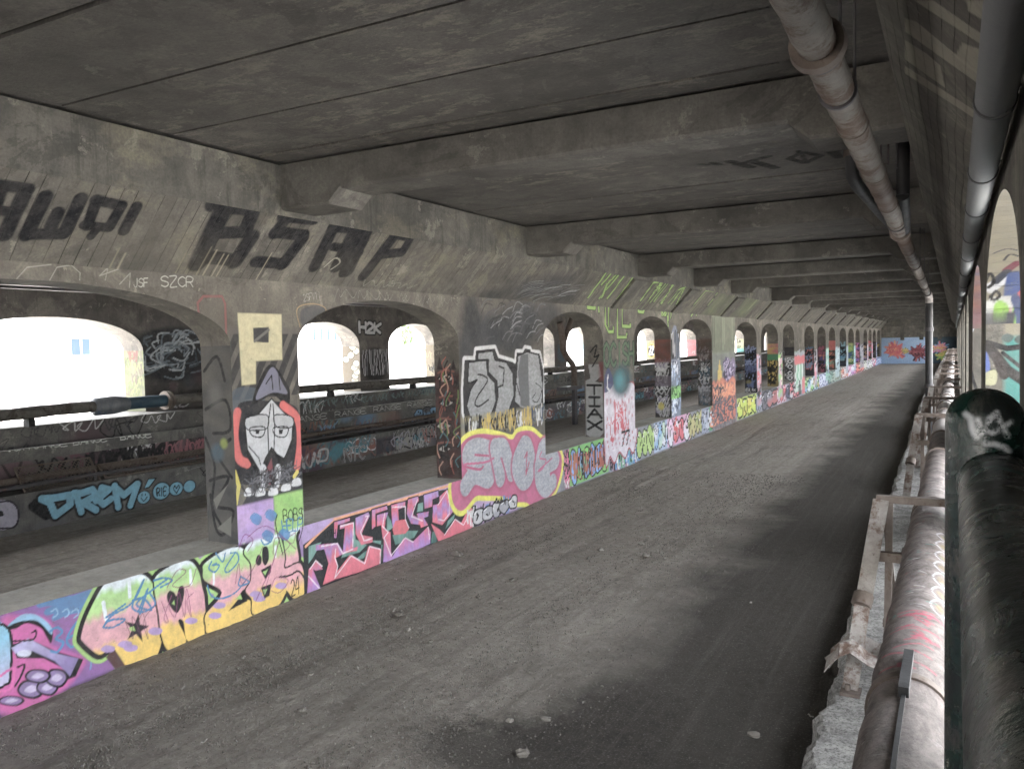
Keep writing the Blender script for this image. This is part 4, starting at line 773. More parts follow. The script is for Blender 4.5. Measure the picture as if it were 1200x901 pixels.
JOPS = (([(255, 440), (300, 425), (335, 430)], '3a3a40', .012), ([(290, 465), (310, 445), (340, 450)], '3a3a40', .014), ([(300, 500), (335, 475)], '7a1f3a', .05), ([(245, 560), (300, 530), (350, 545)], 'd6d8dc', .07), ([(260, 540), (300, 505)], '3a3f4c', .05), ([(330, 520), (320, 590), (355, 570)], '2a4a8c', .09), ([(285, 670), (320, 630), (355, 585)], 'd0282c', .05), ([(310, 620), (350, 640)], 'd0282c', .035), ([(225, 640), (270, 610), (330, 615)], 'c9c9c4', .05),
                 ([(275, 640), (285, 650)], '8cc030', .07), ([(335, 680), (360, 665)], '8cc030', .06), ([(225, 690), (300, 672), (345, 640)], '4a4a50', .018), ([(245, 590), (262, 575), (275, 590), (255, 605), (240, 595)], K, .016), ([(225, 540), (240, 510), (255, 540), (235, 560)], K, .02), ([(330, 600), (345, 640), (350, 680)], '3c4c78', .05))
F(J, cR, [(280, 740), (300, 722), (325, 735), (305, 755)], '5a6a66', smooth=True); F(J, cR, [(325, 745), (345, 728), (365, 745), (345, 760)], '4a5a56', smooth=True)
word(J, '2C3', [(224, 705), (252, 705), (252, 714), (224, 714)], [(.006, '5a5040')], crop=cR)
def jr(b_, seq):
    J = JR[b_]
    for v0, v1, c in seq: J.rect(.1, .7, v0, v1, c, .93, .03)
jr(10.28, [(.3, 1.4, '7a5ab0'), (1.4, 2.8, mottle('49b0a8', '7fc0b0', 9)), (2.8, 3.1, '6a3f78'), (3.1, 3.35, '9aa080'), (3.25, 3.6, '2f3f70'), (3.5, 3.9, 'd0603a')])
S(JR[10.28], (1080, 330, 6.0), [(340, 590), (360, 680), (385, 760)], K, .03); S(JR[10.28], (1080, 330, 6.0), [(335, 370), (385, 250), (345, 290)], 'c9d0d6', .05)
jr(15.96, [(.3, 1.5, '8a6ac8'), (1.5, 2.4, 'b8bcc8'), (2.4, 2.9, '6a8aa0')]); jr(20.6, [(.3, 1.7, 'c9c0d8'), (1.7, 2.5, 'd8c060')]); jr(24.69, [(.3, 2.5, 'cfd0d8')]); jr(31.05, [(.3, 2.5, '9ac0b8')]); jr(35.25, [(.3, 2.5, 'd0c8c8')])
# painted band along the right wall's face far down
for i, (a, b_) in enumerate(zip([12, 20, 28, 38, 50, 62, 75], [19, 27, 37, 49, 61, 74, 89])): pass
# right cove: pale letters from the viewer's end, half covered
cQ = (1060, 0, 4.29); PK = '8f8a78'
for pts in ([(40, 0), (140, 0), (400, 180), (405, 240)], [(0, 90), (60, 110), (385, 380), (380, 430), (0, 160)], [(0, 200), (110, 270), (180, 330), (200, 420), (205, 445), (0, 300)], [(0, 330), (0, 370), (355, 600), (360, 560)], [(290, 215), (410, 260), (400, 400), (250, 285)]): F(PCR, cQ, pts, PK, al=.8)
F(PCR, cQ, [(310, 0), (430, 0), (420, 120), (320, 60)], PK, al=.85)
# --- ceiling lettering
cK = (800, 0, 3.0); CK = '15140f'
for pts, w in (([(62, 578), (85, 580)], .05), ([(105, 572), (130, 580)], .05), ([(165, 567), (240, 590)], .07), ([(190, 580), (300, 550)], .06), ([(240, 568), (325, 592)], .07), ([(375, 560), (430, 575), (485, 550), (420, 535), (375, 560)], .05), ([(500, 520), (550, 555)], .06), ([(500, 518), (610, 528)], .05), ([(540, 540), (560, 520)], .04), ([(405, 530), (440, 575)], .03)): S(PCE, cK, pts, CK, w*1.7, al=1)
# --- mural on the end wall
PE.rect(-6.6, -2.35, -.1, 2.62, mottle('8fb2dc', '9cc0e4', 3), .97, .05); PE.rect(-2.35, .6, -.1, 2.6, mottle('1c3a4c', '2a4c5c', 4), .95, .05)
def burst(px_, py_, R_, cols, sd_):
    rr = random.Random(sd_); c0 = PE.px(px_, py_)
    for i in range(46): a = rr.uniform(0, 6.28); r_ = R_*rr.uniform(.5, 1.15); PE.line([(c0[0]+.1*math.cos(a), c0[1]+.1*math.sin(a)), (c0[0]+r_*math.cos(a), c0[1]+r_*.9*math.sin(a))], rr.choice(cols), R_*rr.uniform(.06, .22), .3)
    PE.blob(c0[0], c0[1], R_*.75, R_*.7, cols[0], .9, .4)
    for i in range(24): scrawl(PE, c0[0]-R_*.6, c0[0]+R_*.6, c0[1]-R_*.5+rr.random()*R_*.8, c0[1]-R_*.3+rr.random()*R_*.8, rr.choice(cols), R_*.06, sd_*40+i, 4)
burst(1049, 411, .95, ['dc3f3c', 'e86a40', 'f0a060', 'c92c40'], 1); burst(1061, 411, .35, ['c9b84a', 'd9a040', '6a8a4a'], 2); burst(1076, 413, .85, ['7a1f2f', '9c2a3c', '4a1422', 'b04a50'], 3); burst(1102, 408, .7, ['e07ab0', 'e05a5a', '5aa0d0', 'e0c040'], 4); burst(1104, 417, .5, ['d9d040', '6ac050', 'e0a040'], 5)

class Soffit(Plane):                 # the curved underside of one arch, painted in (across, along) metres
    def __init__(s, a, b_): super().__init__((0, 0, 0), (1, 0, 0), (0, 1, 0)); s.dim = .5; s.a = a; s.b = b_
    def px(s, x, y):
        d = ray(x, y); best = None
        for Yq in np.linspace(s.b-.002, (s.a+s.b)/2, 400):
            z = CAM_H+d[2]*Yq/d[1]; e = abs(z-float(archz(np.array(Yq), s.a, s.b)))
            if best is None or e < best[0]: best = (e, Yq)
        return (d[0]*best[1]/d[1], best[1])
def archz(y, a, b):
    t = np.clip((y-(a+b)/2)/((b-a)/2), -1, 1); return SPR+(APX-SPR)*np.sqrt(np.maximum(0, 1-np.abs(t)**2.05))
SOF = {}
def soffit_paint(a, b_, base, ops):
    s_ = Soffit(a, b_); s_.rect(-1, 1.5, a, b_, base, .9)
    for pts, c, w in ops: S(s_, cR, pts, c, w, smooth=len(pts) > 2)
    SOF[b_] = s_
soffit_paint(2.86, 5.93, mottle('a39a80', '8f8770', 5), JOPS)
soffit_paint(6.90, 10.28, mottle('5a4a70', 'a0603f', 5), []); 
# ------------------------------------------------------------------ arcade builder
def yspace(a, b, fac=1.0):          # columns finer near the viewer
    ys = [a]
    while ys[-1] < b:
        y = max(ys[-1], 3.0); ys.append(ys[-1]+max(.0085, .000125*y*y*1.3)*fac)
    ys[-1] = b
    if len(ys) > 2 and ys[-1]-ys[-2] < 1e-4: ys.pop(-2)
    return np.array(ys)
def zs(a, b, y, fac=1.0):
    st = max(.010, .00115*max(y, 3))*fac; return np.linspace(a, b, max(2, int((b-a)/st)+2))
def archz(y, a, b):
    t = np.clip((y-(a+b)/2)/((b-a)/2), -1, 1); return SPR+(APX-SPR)*np.sqrt(np.maximum(0, 1-np.abs(t)**2.05))
def arcade(root, X, sgn, ops, face, jambs, mat, y0, y1, fine=1.0, depth_sill=.58):
    """sgn = direction from the face into the wall along X (-1 left wall, +1 right wall)"""
    fl = sgn > 0
    e = X+sgn*TH; es = X+sgn*depth_sill
    ys = yspace(y0, y1, fine)
    P1, _ = grid((X, 0, 0), (0, 1, 0), (0, 0, 1), ys, np.linspace(0, SILL, int(80/fine)))
    yc = np.linspace(y0, y1, 200)
    P2, _ = grid((X, 0, SILL), (0, 1, 0), (sgn, 0, 0), yc, np.linspace(0, depth_sill, 4))
    P3, _ = grid((es, 0, 0), (0, 1, 0), (0, 0, 1), yc, np.linspace(0, SILL, 3))
    paint_mesh('sill', root, [(P1, fl, 0 if face else None), (P2, fl, 1), (P3, not fl, None)], mat, [face, PTR if fl else PTL])
    edges = [y0]+[v for o in ops for v in o]+[y1]
    for i in range(0, len(edges), 2):
        a, b = edges[i], edges[i+1]
        if b-a < .05: continue
        zz = zs(SILL, COVE0, a, fine); yy = yspace(a, b, fine) if b > 3 else np.linspace(a, b, 12)
        Pf, _ = grid((X, 0, 0), (0, 1, 0), (0, 0, 1), yy, zz)
        Pb, _ = grid((e, 0, 0), (0, 1, 0), (0, 0, 1), np.linspace(a, b, 6), np.linspace(SILL, COVE0, 8))
        zj = zs(SILL, SPR, a, fine*.9); nx = max(6, int(len(zj)*TH/(SPR-SILL)))
        if fl and 4 < a < 12: zj = np.linspace(SILL, SPR, 420); nx = 110
        Pj, _ = grid((X, a, 0), (sgn, 0, 0), (0, 0, 1), np.linspace(0, TH, nx), zj)
        Pk, _ = grid((X, b, 0), (sgn, 0, 0), (0, 0, 1), np.linspace(0, TH, 5), np.linspace(SILL, SPR, 8))
        pls = [face]; pj = None
        if jambs and a in jambs: pls.append(jambs[a]); pj = 1
        paint_mesh('pillar', root, [(Pf, fl, 0 if face else None), (Pb, not fl, None), (Pj, not fl, pj), (Pk, fl, None)], mat, pls)
    for a, b in ops:
        yy = yspace(a, b, fine) if b > 3 else np.linspace(a, b, 24)
        n = 40; th = np.linspace(0, 1, n); yy = np.unique(np.concatenate([yy, (a+b)/2-(b-a)/2*np.cos(np.pi*th)]))
        z0 = archz(yy, a, b); t = np.linspace(0, 1, max(6, len(zs(SPR, COVE0, a, fine))))
        Z = z0[:, None]*(1-t)+COVE0*t
        Pf = np.stack([np.full_like(Z, X), np.repeat(yy[:, None], len(t), 1), Z], 2)
        t2 = np.linspace(0, 1, 3); Z2 = z0[:, None]*(1-t2)+COVE0*t2
        Pb = np.stack([np.full_like(Z2, e), np.repeat(yy[:, None], 3, 1), Z2], 2)
        xx = np.linspace(X, e, 5)
        Pi = np.stack([np.repeat(xx[None], len(yy), 0), np.repeat(yy[:, None], 5, 1), np.repeat(z0[:, None], 5, 1)], 2)
        so_ = SOF.get(b) if fl else None
        if so_: xx = np.linspace(X, e, 90); yq = np.linspace(a, b, 320); zq = archz(yq, a, b); Pi = np.stack([np.repeat(xx[None], 320, 0), np.repeat(yq[:, None], 90, 1), np.repeat(zq[:, None], 90, 1)], 2)
        paint_mesh('arch', root, [(Pf, fl, 0 if face else None), (Pb, not fl, None), (Pi, fl, 1 if so_ else None)], mat, [face, so_])

# left arcade
A = empty('arcade_wall', (0, 0, 0), 'graffiti covered concrete arcade wall on the left with arched openings over a painted sill', 'wall')
arcade(A, XL, -1, OPL, PL, JL, M['wall'], -14, YEND)
yy = yspace(-14, YEND, 1.0)
Pc, _ = grid((XL, 0, COVE0), (0, 1, 0), cs, yy, np.linspace(0, CL, 70))
paint_mesh('cove', A, [(Pc, False, 0)], M['cove'], [PC])
b = MB()
yc = np.linspace(-14, YEND, 60)
for i in range(len(yc)-1):
    b.add([(XSL, yc[i], COVE1), (XSL, yc[i+1], COVE1), (XSL, yc[i+1], CEIL-.03), (XSL, yc[i], CEIL-.03), (XSL-.3, yc[i], CEIL-.03), (XSL-.3, yc[i+1], CEIL-.03)], [(0, 1, 2, 3), (3, 2, 5, 4)])
b.build('upper_strip', M['strip'], A)
b = MB()
b.box(XL-TH-.02, XL-.7, -14, YEND, COVE0, 4.05); b.build('back_spandrel', M['wall'], A)
# ribs that run from the pillars over the cove
b = MB()
for i in range(3, len(OPL)-1):
    a0, b0 = OPL[i][1], OPL[i+1][0]
    if a0 < 14: continue
    w = min(b0-a0, 1.0); cy = (a0+b0)/2; nx, nz = -cs[2]*0+cs[2], -cs[0]
    t = .05
    p = [(XL, COVE0), (XSL, COVE1), (XSL+nx*t, COVE1+nz*t-.02), (XL+t, COVE0-.02)]
    vs = [(x, y, z) for y in (cy-w/2, cy+w/2) for x, z in p]
    b.add(vs, [(0, 1, 2, 3), (7, 6, 5, 4), (3, 2, 6, 7), (0, 3, 7, 4), (1, 0, 4, 5), (2, 1, 5, 6)])
b.build('cove_rib', M['strip'], A)

# right arcade
B = empty('arcade_wall', (0, 0, 0), 'board marked concrete arcade wall on the right beside the pipe ledge, seen edge on', 'wall')
arcade(B, XR, 1, OPR, None, JR, M['wall_r'], -14, YEND, fine=1.6, depth_sill=.50)
Pc, _ = grid((XSR, 0, COVE1), (0, 1, 0), cr, yspace(-14, YEND, 1.5), np.linspace(0, CRL, 70))
paint_mesh('cove', B, [(Pc, False, 0)], M['cove_r'], [PCR])
b = MB(); b.box(XSR, XSR+.3, -14, YEND, COVE1, CEIL-.03); b.build('upper_strip', M['strip'], B)

# ------------------------------------------------------------------ ceilings
seams = [-13.9]
y = -13.9
while y < YEND:
    y += 1.0; seams.append(round(y-.03 if False else y, 3))
offs = 3.87-math.floor(3.87)
edges = [-14.0]+[k_+offs for k_ in range(-14, int(YEND)) if k_+offs > -14]+[YEND]
rn = random.Random(4)
patches = []
for a, b_ in zip(edges[:-1], edges[1:]):
    g = .012+.008*rn.random() if a < 8 else .016
    fine = 3 < b_ < 16
    xs_ = np.linspace(XSL, XSR, 330 if 7.5 < a < 10 else 30); yy = np.linspace(a+g, b_-g, 80 if 7.5 < a < 10 else 6)
    dz = rn.uniform(-.006, .006)
    P, _ = grid((0, 0, CEIL+dz), (1, 0, 0), (0, 1, 0), xs_, yy); patches.append((P, True, 0))
    for yv in (a+g, b_-g):
        P, _ = grid((0, yv, CEIL+dz), (1, 0, 0), (0, 0, 1), xs_[::5], np.array([0, .08])); patches.append((P, yv > a+g+.1, None))
P, _ = grid((0, 0, CEIL+.08), (1, 0, 0), (0, 1, 0), np.array([XSL-.3, XSR+.3]), np.array([-14, YEND])); patches.append((P, True, None))
c_ = paint_mesh('ceiling', None, patches, M['ceil'], [PCE]); tag(c_, kind='structure')
# deck that carries the street; unseen overhangs sized to shade floor and jambs
b = MB(); b.box(-16.9, 2.4, -16, YEND+3, CEIL+.12, CEIL+.5)
o = b.build('road_deck', M['beam']); tag(o, kind='structure')
# beams across the tunnel
BY = [-9.4, -4.3, 0.9, 6.15, 11.5, 16.66, 20.9, 24.9, 31.1, 35.4, 40.4, 45.4, 49.9, 54.7, 59.9, 64.6, 69.6, 74.9, 79.2, 83.8]
ORD = ['first', 'second', 'third', 'fourth', 'fifth', 'sixth', 'seventh', 'eighth', 'ninth', 'tenth', 'eleventh', 'twelfth', 'thirteenth', 'fourteenth', 'fifteenth', 'sixteenth', 'seventeenth']
def beam_mesh():
    x0, x1 = XSL-.1, XSR+.1; L = x1-x0; w = .52
    zt, zm, ze = CEIL-.03, 4.34, 4.205
    prof = [(x0, zt), (x1, zt), (x1, ze), (x1-.72, ze), (x1-.87, zm), (x0+.87+.0, zm), (x0+.72, ze), (x0, ze)]
    bv = .025
    def ring(yv, off):
        q = []
        for i, (x, z) in enumerate(prof): q.append((x, yv, z+(off if i > 1 else 0)))
        return q
    vs = ring(0, bv)+ring(bv, 0)+ring(w-bv, 0)+ring(w, bv); n = len(prof)
    fs = [tuple(range(n)), tuple(reversed(range(3*n, 4*n)))]
    for r in range(3):
        for i in range(n): fs.append((r*n+i, (r+1)*n+i, (r+1)*n+(i+1) % n, r*n+(i+1) % n))
    mb = MB(); mb.add(vs, fs); return mb
b0 = None; vis = 0
for yb in BY:
    if b0 is None: b0 = beam_mesh().build('ceiling_beam', M['beam'], origin=(0, 0, 0)); o = b0
    else: o = b0.copy(); COL.objects.link(o)
    o.location = (0, yb, 0)
    if yb < 6: lab = 'haunched concrete ceiling beam behind the viewer' if yb < 2 else ''
    else:
        lab = 'haunched concrete beam under the ceiling, %s beam from the viewer' % ORD[vis]; vis += 1
        if vis == 1: lab = 'large haunched concrete beam nearest the viewer, its left end above the pillar with the yellow P'
    tag(o, lab, 'beam', 'concrete beams across the tunnel ceiling')
# middle aisle ceiling and its steel joists
b = MB(); b.box(-15.2, XL-.6, -14, YEND, 4.22, 4.4); o = b.build('aisle_ceiling', M['ceil']); tag(o, kind='structure')
for i, xj in enumerate([-7.6, -8.6, -9.6, -10.6, -11.5, -12.3, -13.0, -13.7]):
    b = MB(); b.box(xj-.07, xj+.07, -14, YEND-.5, 3.92, 3.945); b.box(xj-.012, xj+.012, -14, YEND-.5, 3.945, 4.2); b.box(xj-.07, xj+.07, -14, YEND-.5, 4.195, 4.218)
    o = b.build('steel_joist', M['darksteel'], origin=(xj, 0, 3.92))
    tag(o, 'dark steel joist running lengthwise under the side aisle ceiling, %s counted from the near arcade' % ORD[i], 'joist', 'joists of the side aisle ceiling')

# ------------------------------------------------------------------ ground
def ground():
    xs_ = np.concatenate([[-2000, -400, -90, -40, -25], np.arange(-18, -7, .25), np.arange(-7, .6, .035), [.8, 1.5, 4, 12, 60, 400, 2000]])
    ys_ = [-2000, -400, -60, -14]+list(np.arange(-13, 2.5, .6))
    y = 2.5
    while y < 95: ys_.append(y); y += max(.03, .0009*y*y)
    ys_ += [110, 200, 500, 2500]
    ys_ = np.array(ys_); X, Y = np.meshgrid(xs_, ys_, indexing='ij')
    rng = np.random.default_rng(3)
    def vnoise(x, y, s):
        x = x/s; y = y/s; g = rng.random((256, 256)); xi = np.floor(x).astype(int); yi = np.floor(y).astype(int); fx = x-xi; fy = y-yi
        fx = fx*fx*(3-2*fx); fy = fy*fy*(3-2*fy); gg = lambda a, b: g[a % 256, b % 256]
        return (gg(xi, yi)*(1-fx)+gg(xi+1, yi)*fx)*(1-fy)+(gg(xi, yi+1)*(1-fx)+gg(xi+1, yi+1)*fx)*fy-.5
    Z = .022*vnoise(X, Y, 1.7)+.007*vnoise(X, Y, .45)+.008*vnoise(X, Y, .16)+.011*vnoise(X, Y, .08)
    rut = 0
    for cx, w, d in ((-5.25, .16, .010), (-3.55, .2, .009), (-5.6, .1, .005), (-3.1, .12, .006), (-4.5, .1, .006)):
        c = cx+.12*np.sin(Y*.35+cx)+.05*np.sin(Y*1.3)
        t = (X-c)/w; rut = rut-d*np.exp(-t*t)+d*.7*np.exp(-((np.abs(t)-1.5)/.5)**2)*(.6+.8*vnoise(X, Y, .25))
    for cx in (-9.2, -10.9, -9.8):
        c = cx+.15*np.sin(Y*.3); t = (X-c)/.25; rut = rut-.02*np.exp(-t*t)+.03*np.exp(-((np.abs(t)-1.6)/.5)**2)
    Z = Z+rut*(Y > -14)*(Y < 95)
    inside = (X > -16) & (X < 1) & (Y > -14) & (Y < 96); Z = np.where(inside, Z-.0, -.02)
    Z = Z+np.where((X > -7.0) & (X < -5.9), .03*np.exp(-((X+6.45)/.2)**2)*(.5+vnoise(X, Y, .3)), 0)
    P = np.stack([X, Y, Z], 2)
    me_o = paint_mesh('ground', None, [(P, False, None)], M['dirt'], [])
    me_o.data.polygons.foreach_set('use_smooth', [True]*len(me_o.data.polygons))
    tag(me_o, kind='structure')
ground()
b = MB(); b.add([(-300, -200, .03), (-15.6, -200, .03), (-15.6, 300, .03), (-300, 300, .03)], [(0, 1, 2, 3)])
tag(b.build('pavement', M['paving']), kind='structure')
b = MB(); b.add([(1.2, -200, .03), (300, -200, .03), (300, 300, .03), (1.2, 300, .03)], [(0, 1, 2, 3)])
tag(b.build('pavement', M['paving']), kind='structure')

# ------------------------------------------------------------------ end wall
E_ = empty('end_wall', (0, YEND, 0), 'concrete end wall at the far end with pale blue mural and red splashes', 'wall')
P, _ = grid((0, YEND, 0), (1, 0, 0), (0, 0, 1), np.linspace(-15, .6, 240), np.linspace(-.1, CEIL, 90))
paint_mesh('mural_wall', E_, [(P, False, 0)], M['end'], [PE])
b = MB(); b.box(XSL, XSR, YEND-1.2, YEND-.6, 3.75, CEIL-.03); b.build('lintel', M['strip'], E_)
b = MB()
for xx in (-4.6, -2.9, -1.3): b.box(xx-.18, xx+.18, YEND-.1, YEND-.003, 2.35, CEIL)
b.build('pilaster', M['strip'], E_)

# ------------------------------------------------------------------ outer arcade on the far side of the aisle
XO, TO = -14.4, .62
OPO = [(-13, -9.4), (-7.6, -3.9), (-2.8, .6), (1.7, 5.3), (7.15, 10.88), (14.95, 17.68), (19.0, 21.75), (27.6, 30.1), (31.3, 34.4), (35.6, 38.0), (40.05, 43.1), (46.2, 50.9), (52.2, 55.3), (60, 64.2), (67.2, 70.4), (72, 75.3), (77, 80.4), (82, 85.5)]
PO = Plane((XO, 0, 0), (0, 1, 0), (0, 0, 1))
JO = {b_: Plane((XO, b_, 0), (1, 0, 0), (0, 0, 1)) for a_, b_ in OPO}
cO = (340, 340, 4.505)
PO.rect(11.0, 14.9, 1.62, 4.2, '3a383a', .45, .3)
# knotted white line work
rr = random.Random(8)
c_ = PO.px(207, 415); PO.blob(c_[0], c_[1], 1.35, .62, '23272c', .95, .15)
for i in range(70):
    a = rr.uniform(0, 6.28); r_ = rr.uniform(.1, 1.0); u = c_[0]+1.15*r_*math.cos(a); v = c_[1]+.5*r_*math.sin(a); t = rr.uniform(.3, .8)
    PO.line([(u, v), (u-t*math.sin(a)*.5, v+t*.3*math.cos(a)), (u-t*math.sin(a+.7)*.8, v+t*.45*math.cos(a+.9))], rr.choice(['9aa6ae', '6f7d88', 'b9c2c8', '4a5560']), .035, .3, .85, smooth=True)
# H2K and the tall letters below it
word(PO, 'H2K', [(365, 168), (478, 178), (475, 225), (367, 222)], [(.17, K), (.085, 'c9c9cc')], crop=cO)
PO.blob(18.35, 2.35, .72, .52, '1f2024', .9, .2); rr = random.Random(3)
for i in range(16): u = 17.85+i*.07; PO.line([(u, 2.75), (u+rr.uniform(-.1, .1), 2.45), (u+rr.uniform(-.1, .1), 2.05)], rr.choice(['b0b0b4', 'd0d0d4', '7a7a80']), .03, .3, smooth=True)
tagwall(PO, 11, 15, 1.62, 2.4, 5, 14, ['5a4048', '3f4a55', '6a5a60'], .2, .6, .02)
tagwall(PO, 21.8, 62, 1.62, 2.9, 6, 90, ['5a4048', '3f4a55', '8a8a90', '6a3a3a', '3a5a6a'], .3, .9, .04)
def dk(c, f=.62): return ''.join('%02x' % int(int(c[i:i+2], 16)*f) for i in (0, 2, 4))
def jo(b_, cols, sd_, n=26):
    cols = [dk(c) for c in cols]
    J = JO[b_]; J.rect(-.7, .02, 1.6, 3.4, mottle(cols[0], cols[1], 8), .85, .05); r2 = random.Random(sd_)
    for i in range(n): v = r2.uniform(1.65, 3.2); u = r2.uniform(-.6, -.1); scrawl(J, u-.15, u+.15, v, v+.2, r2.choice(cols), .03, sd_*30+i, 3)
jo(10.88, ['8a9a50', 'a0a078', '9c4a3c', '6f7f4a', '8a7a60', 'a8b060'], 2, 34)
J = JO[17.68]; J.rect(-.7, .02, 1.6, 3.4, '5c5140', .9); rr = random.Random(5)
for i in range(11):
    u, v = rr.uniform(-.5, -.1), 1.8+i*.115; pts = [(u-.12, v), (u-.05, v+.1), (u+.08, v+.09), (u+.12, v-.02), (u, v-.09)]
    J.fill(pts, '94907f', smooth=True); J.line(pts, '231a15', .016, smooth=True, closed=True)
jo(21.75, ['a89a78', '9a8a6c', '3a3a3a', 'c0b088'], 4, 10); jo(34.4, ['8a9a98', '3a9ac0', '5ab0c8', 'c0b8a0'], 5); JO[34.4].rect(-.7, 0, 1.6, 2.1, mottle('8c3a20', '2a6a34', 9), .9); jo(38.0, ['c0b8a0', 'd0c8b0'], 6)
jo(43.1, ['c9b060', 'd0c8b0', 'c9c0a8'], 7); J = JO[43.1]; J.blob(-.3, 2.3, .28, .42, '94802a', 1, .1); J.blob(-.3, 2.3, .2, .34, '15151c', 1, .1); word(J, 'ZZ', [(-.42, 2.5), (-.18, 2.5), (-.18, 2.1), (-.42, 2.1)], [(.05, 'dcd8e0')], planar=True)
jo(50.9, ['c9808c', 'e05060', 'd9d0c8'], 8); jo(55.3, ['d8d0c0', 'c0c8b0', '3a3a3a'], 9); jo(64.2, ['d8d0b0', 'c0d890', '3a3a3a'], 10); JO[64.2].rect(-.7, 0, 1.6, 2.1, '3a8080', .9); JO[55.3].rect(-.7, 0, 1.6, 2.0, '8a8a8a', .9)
def outer():
    R_ = empty('arcade_wall', (0, 0, 0), 'far outer arcade wall beyond the side aisle, bright daylight in its arches', 'wall')
    z0 = 1.62; spr, apx = 2.86, 3.50; ztop = 4.2
    eds = [-14]+[v for o in OPO for v in o]+[YEND]
    for i in range(0, len(eds), 2):
        a, b_ = eds[i], eds[i+1]; n = 8 if a < 4 else int(np.clip((b_-a)/(.018+.00004*a*a), 30, 220))
        P1, _ = grid((XO, 0, 0), (0, 1, 0), (0, 0, 1), np.linspace(a, b_, n), np.linspace(z0, ztop, 130 if a < 20 else 60))
        P2, _ = grid((XO, a, 0), (-1, 0, 0), (0, 0, 1), np.linspace(0, TO, 40), np.linspace(z0, spr, 80))
        P3, _ = grid((XO, b_, 0), (-1, 0, 0), (0, 0, 1), np.linspace(0, TO, 4), np.linspace(z0, spr, 4))
        pls = [PO]; j = None
        if a in JO: pls.append(JO[a]); j = 1
        paint_mesh('pillar', R_, [(P1, False, 0), (P2, True, j), (P3, False, None)], M['outer'], pls)
    for a, b_ in OPO:
        t = np.linspace(0, 1, 30); yv = (a+b_)/2-(b_-a)/2*np.cos(np.pi*t); s = (yv-(a+b_)/2)/((b_-a)/2)
        zz = spr+(apx-spr)*np.minimum(1, np.sqrt(np.maximum(0, 1-np.abs(s)**2.2))*1.0)
        q = np.linspace(0, 1, 12); Z = zz[:, None]*(1-q)+ztop*q
        P1 = np.stack([np.full_like(Z, XO), np.repeat(yv[:, None], 12, 1), Z], 2)
        xx = np.linspace(XO, XO-TO, 24)
        P2 = np.stack([np.repeat(xx[None], 30, 0), np.repeat(yv[:, None], 24, 1), np.repeat(zz[:, None], 24, 1)], 2)
        pls = [PO]; j = None
        if b_ in JO: pls.append(JO[b_]); j = 1
        paint_mesh('arch', R_, [(P1, False, 0), (P2, False, None)], M['outer'], pls)
outer()
# stepped ledges in front of it
S_ = empty('stepped_ledge', (0, 0, 0), 'stepped concrete ledge below the outer arches, covered in old tags', 'ledge')
PS0 = Plane((-13.0, 0, 0), (0, 1, 0), (0, 0, 1)); PS1 = Plane((-13.5, 0, 0), (0, 1, 0), (0, 0, 1)); PS2 = Plane((-13.75, 0, 0), (0, 1, 0), (0, 0, 1)); PB = Plane((-13.28, 0, 0), (0, 1, 0), (0, 0, 1))
cS = (0, 450, 4.615); cS2 = (340, 480, 5.4545)
# lower step: DREM in sky blue with smiley and dots
tagwall(PS0, -5, 8, 0, .6, 31, 14, ['6a6a70', '4a4a50', '5a6a7a'], .3, .8, .025)
tagwall(PS0, 13.5, 90, 0, .6, 33, 240, ['8a8a88', '6a6a6c', '9a5a4c', '4a8a98', '5a4a60', 'a8a49c'], .4, 1.2, .035, 26)
DQ = [(195, 590), (760, 525), (745, 665), (215, 735)]
LB = '6fb4cf'
for c, ws, dx in ((K, .20, .0), ):
    for i, off in enumerate((-40, -20)):
        S(PS0, cS, [(215+off, 620-off), (290+off, 700-off*.3)], '0f1015', .14)
D = [[[(225, 620), (300, 615), (375, 600), (380, 650), (300, 710), (270, 640)], 1], [[(400, 590), (440, 590), (500, 570), (520, 600), (450, 640), (520, 680)], 0], [[(410, 590), (440, 690)], 0], [[(520, 630), (590, 570), (550, 560), (530, 620), (560, 650), (600, 620)], 0], [[(620, 550), (640, 665)], 0], [[(625, 560), (670, 600), (740, 540)], 0], [[(745, 540), (705, 655)], 0]]
for pts, cl_ in D: S(PS0, cS, pts, '101116', .20, closed=bool(cl_))
for pts, cl_ in D: S(PS0, cS, pts, LB, .12, closed=bool(cl_), soft=.15)
F(PS0, cS, [(775, 570), (800, 510), (850, 505), (810, 560)], K); F(PS0, cS, [(782, 562), (803, 516), (838, 512), (805, 555)], LB)
for x, y, r_ in ((778, 612, 34), (873, 578, 46), (953, 565, 36), (1025, 552, 32)):
    c0 = PS0.px(*[(cS[0]+x/cS[2]), (cS[1]+y/cS[2])]); ru = abs(PS0.px(cS[0]+(x+r_)/cS[2], cS[1]+y/cS[2])[0]-c0[0]); rv = abs(PS0.px(cS[0]+x/cS[2], cS[1]+(y+r_)/cS[2])[1]-c0[1])
    PS0.blob(*c0, ru*1.15, rv*1.15, K, 1, .08); PS0.blob(*c0, ru, rv, LB, 1, .08)
S(PS0, cS, [(762, 615), (778, 632), (795, 610)], K, .018, smooth=True); S(PS0, cS, [(768, 596), (769, 602)], K, .02); S(PS0, cS, [(785, 593), (786, 599)], K, .02)
word(PS0, 'RIE', [(848, 565), (900, 555), (898, 600), (850, 605)], [(.022, K)], crop=cS)
S(PS0, cS, [(938, 565), (945, 548), (955, 565), (965, 545), (972, 558), (955, 590), (940, 570)], K, .02); scrawl(PS0, *sorted([PS0.px(220, 0)[0], PS0.px(226, 0)[0]]), .25, .38, K, .015, 4, 3)
S(PS0, cS, [(1000, 470), (1100, 440)], 'a0a0a0', .01); scrawl(PS0, 11.0, 11.6, .35, .55, '15151a', .02, 3, 3)
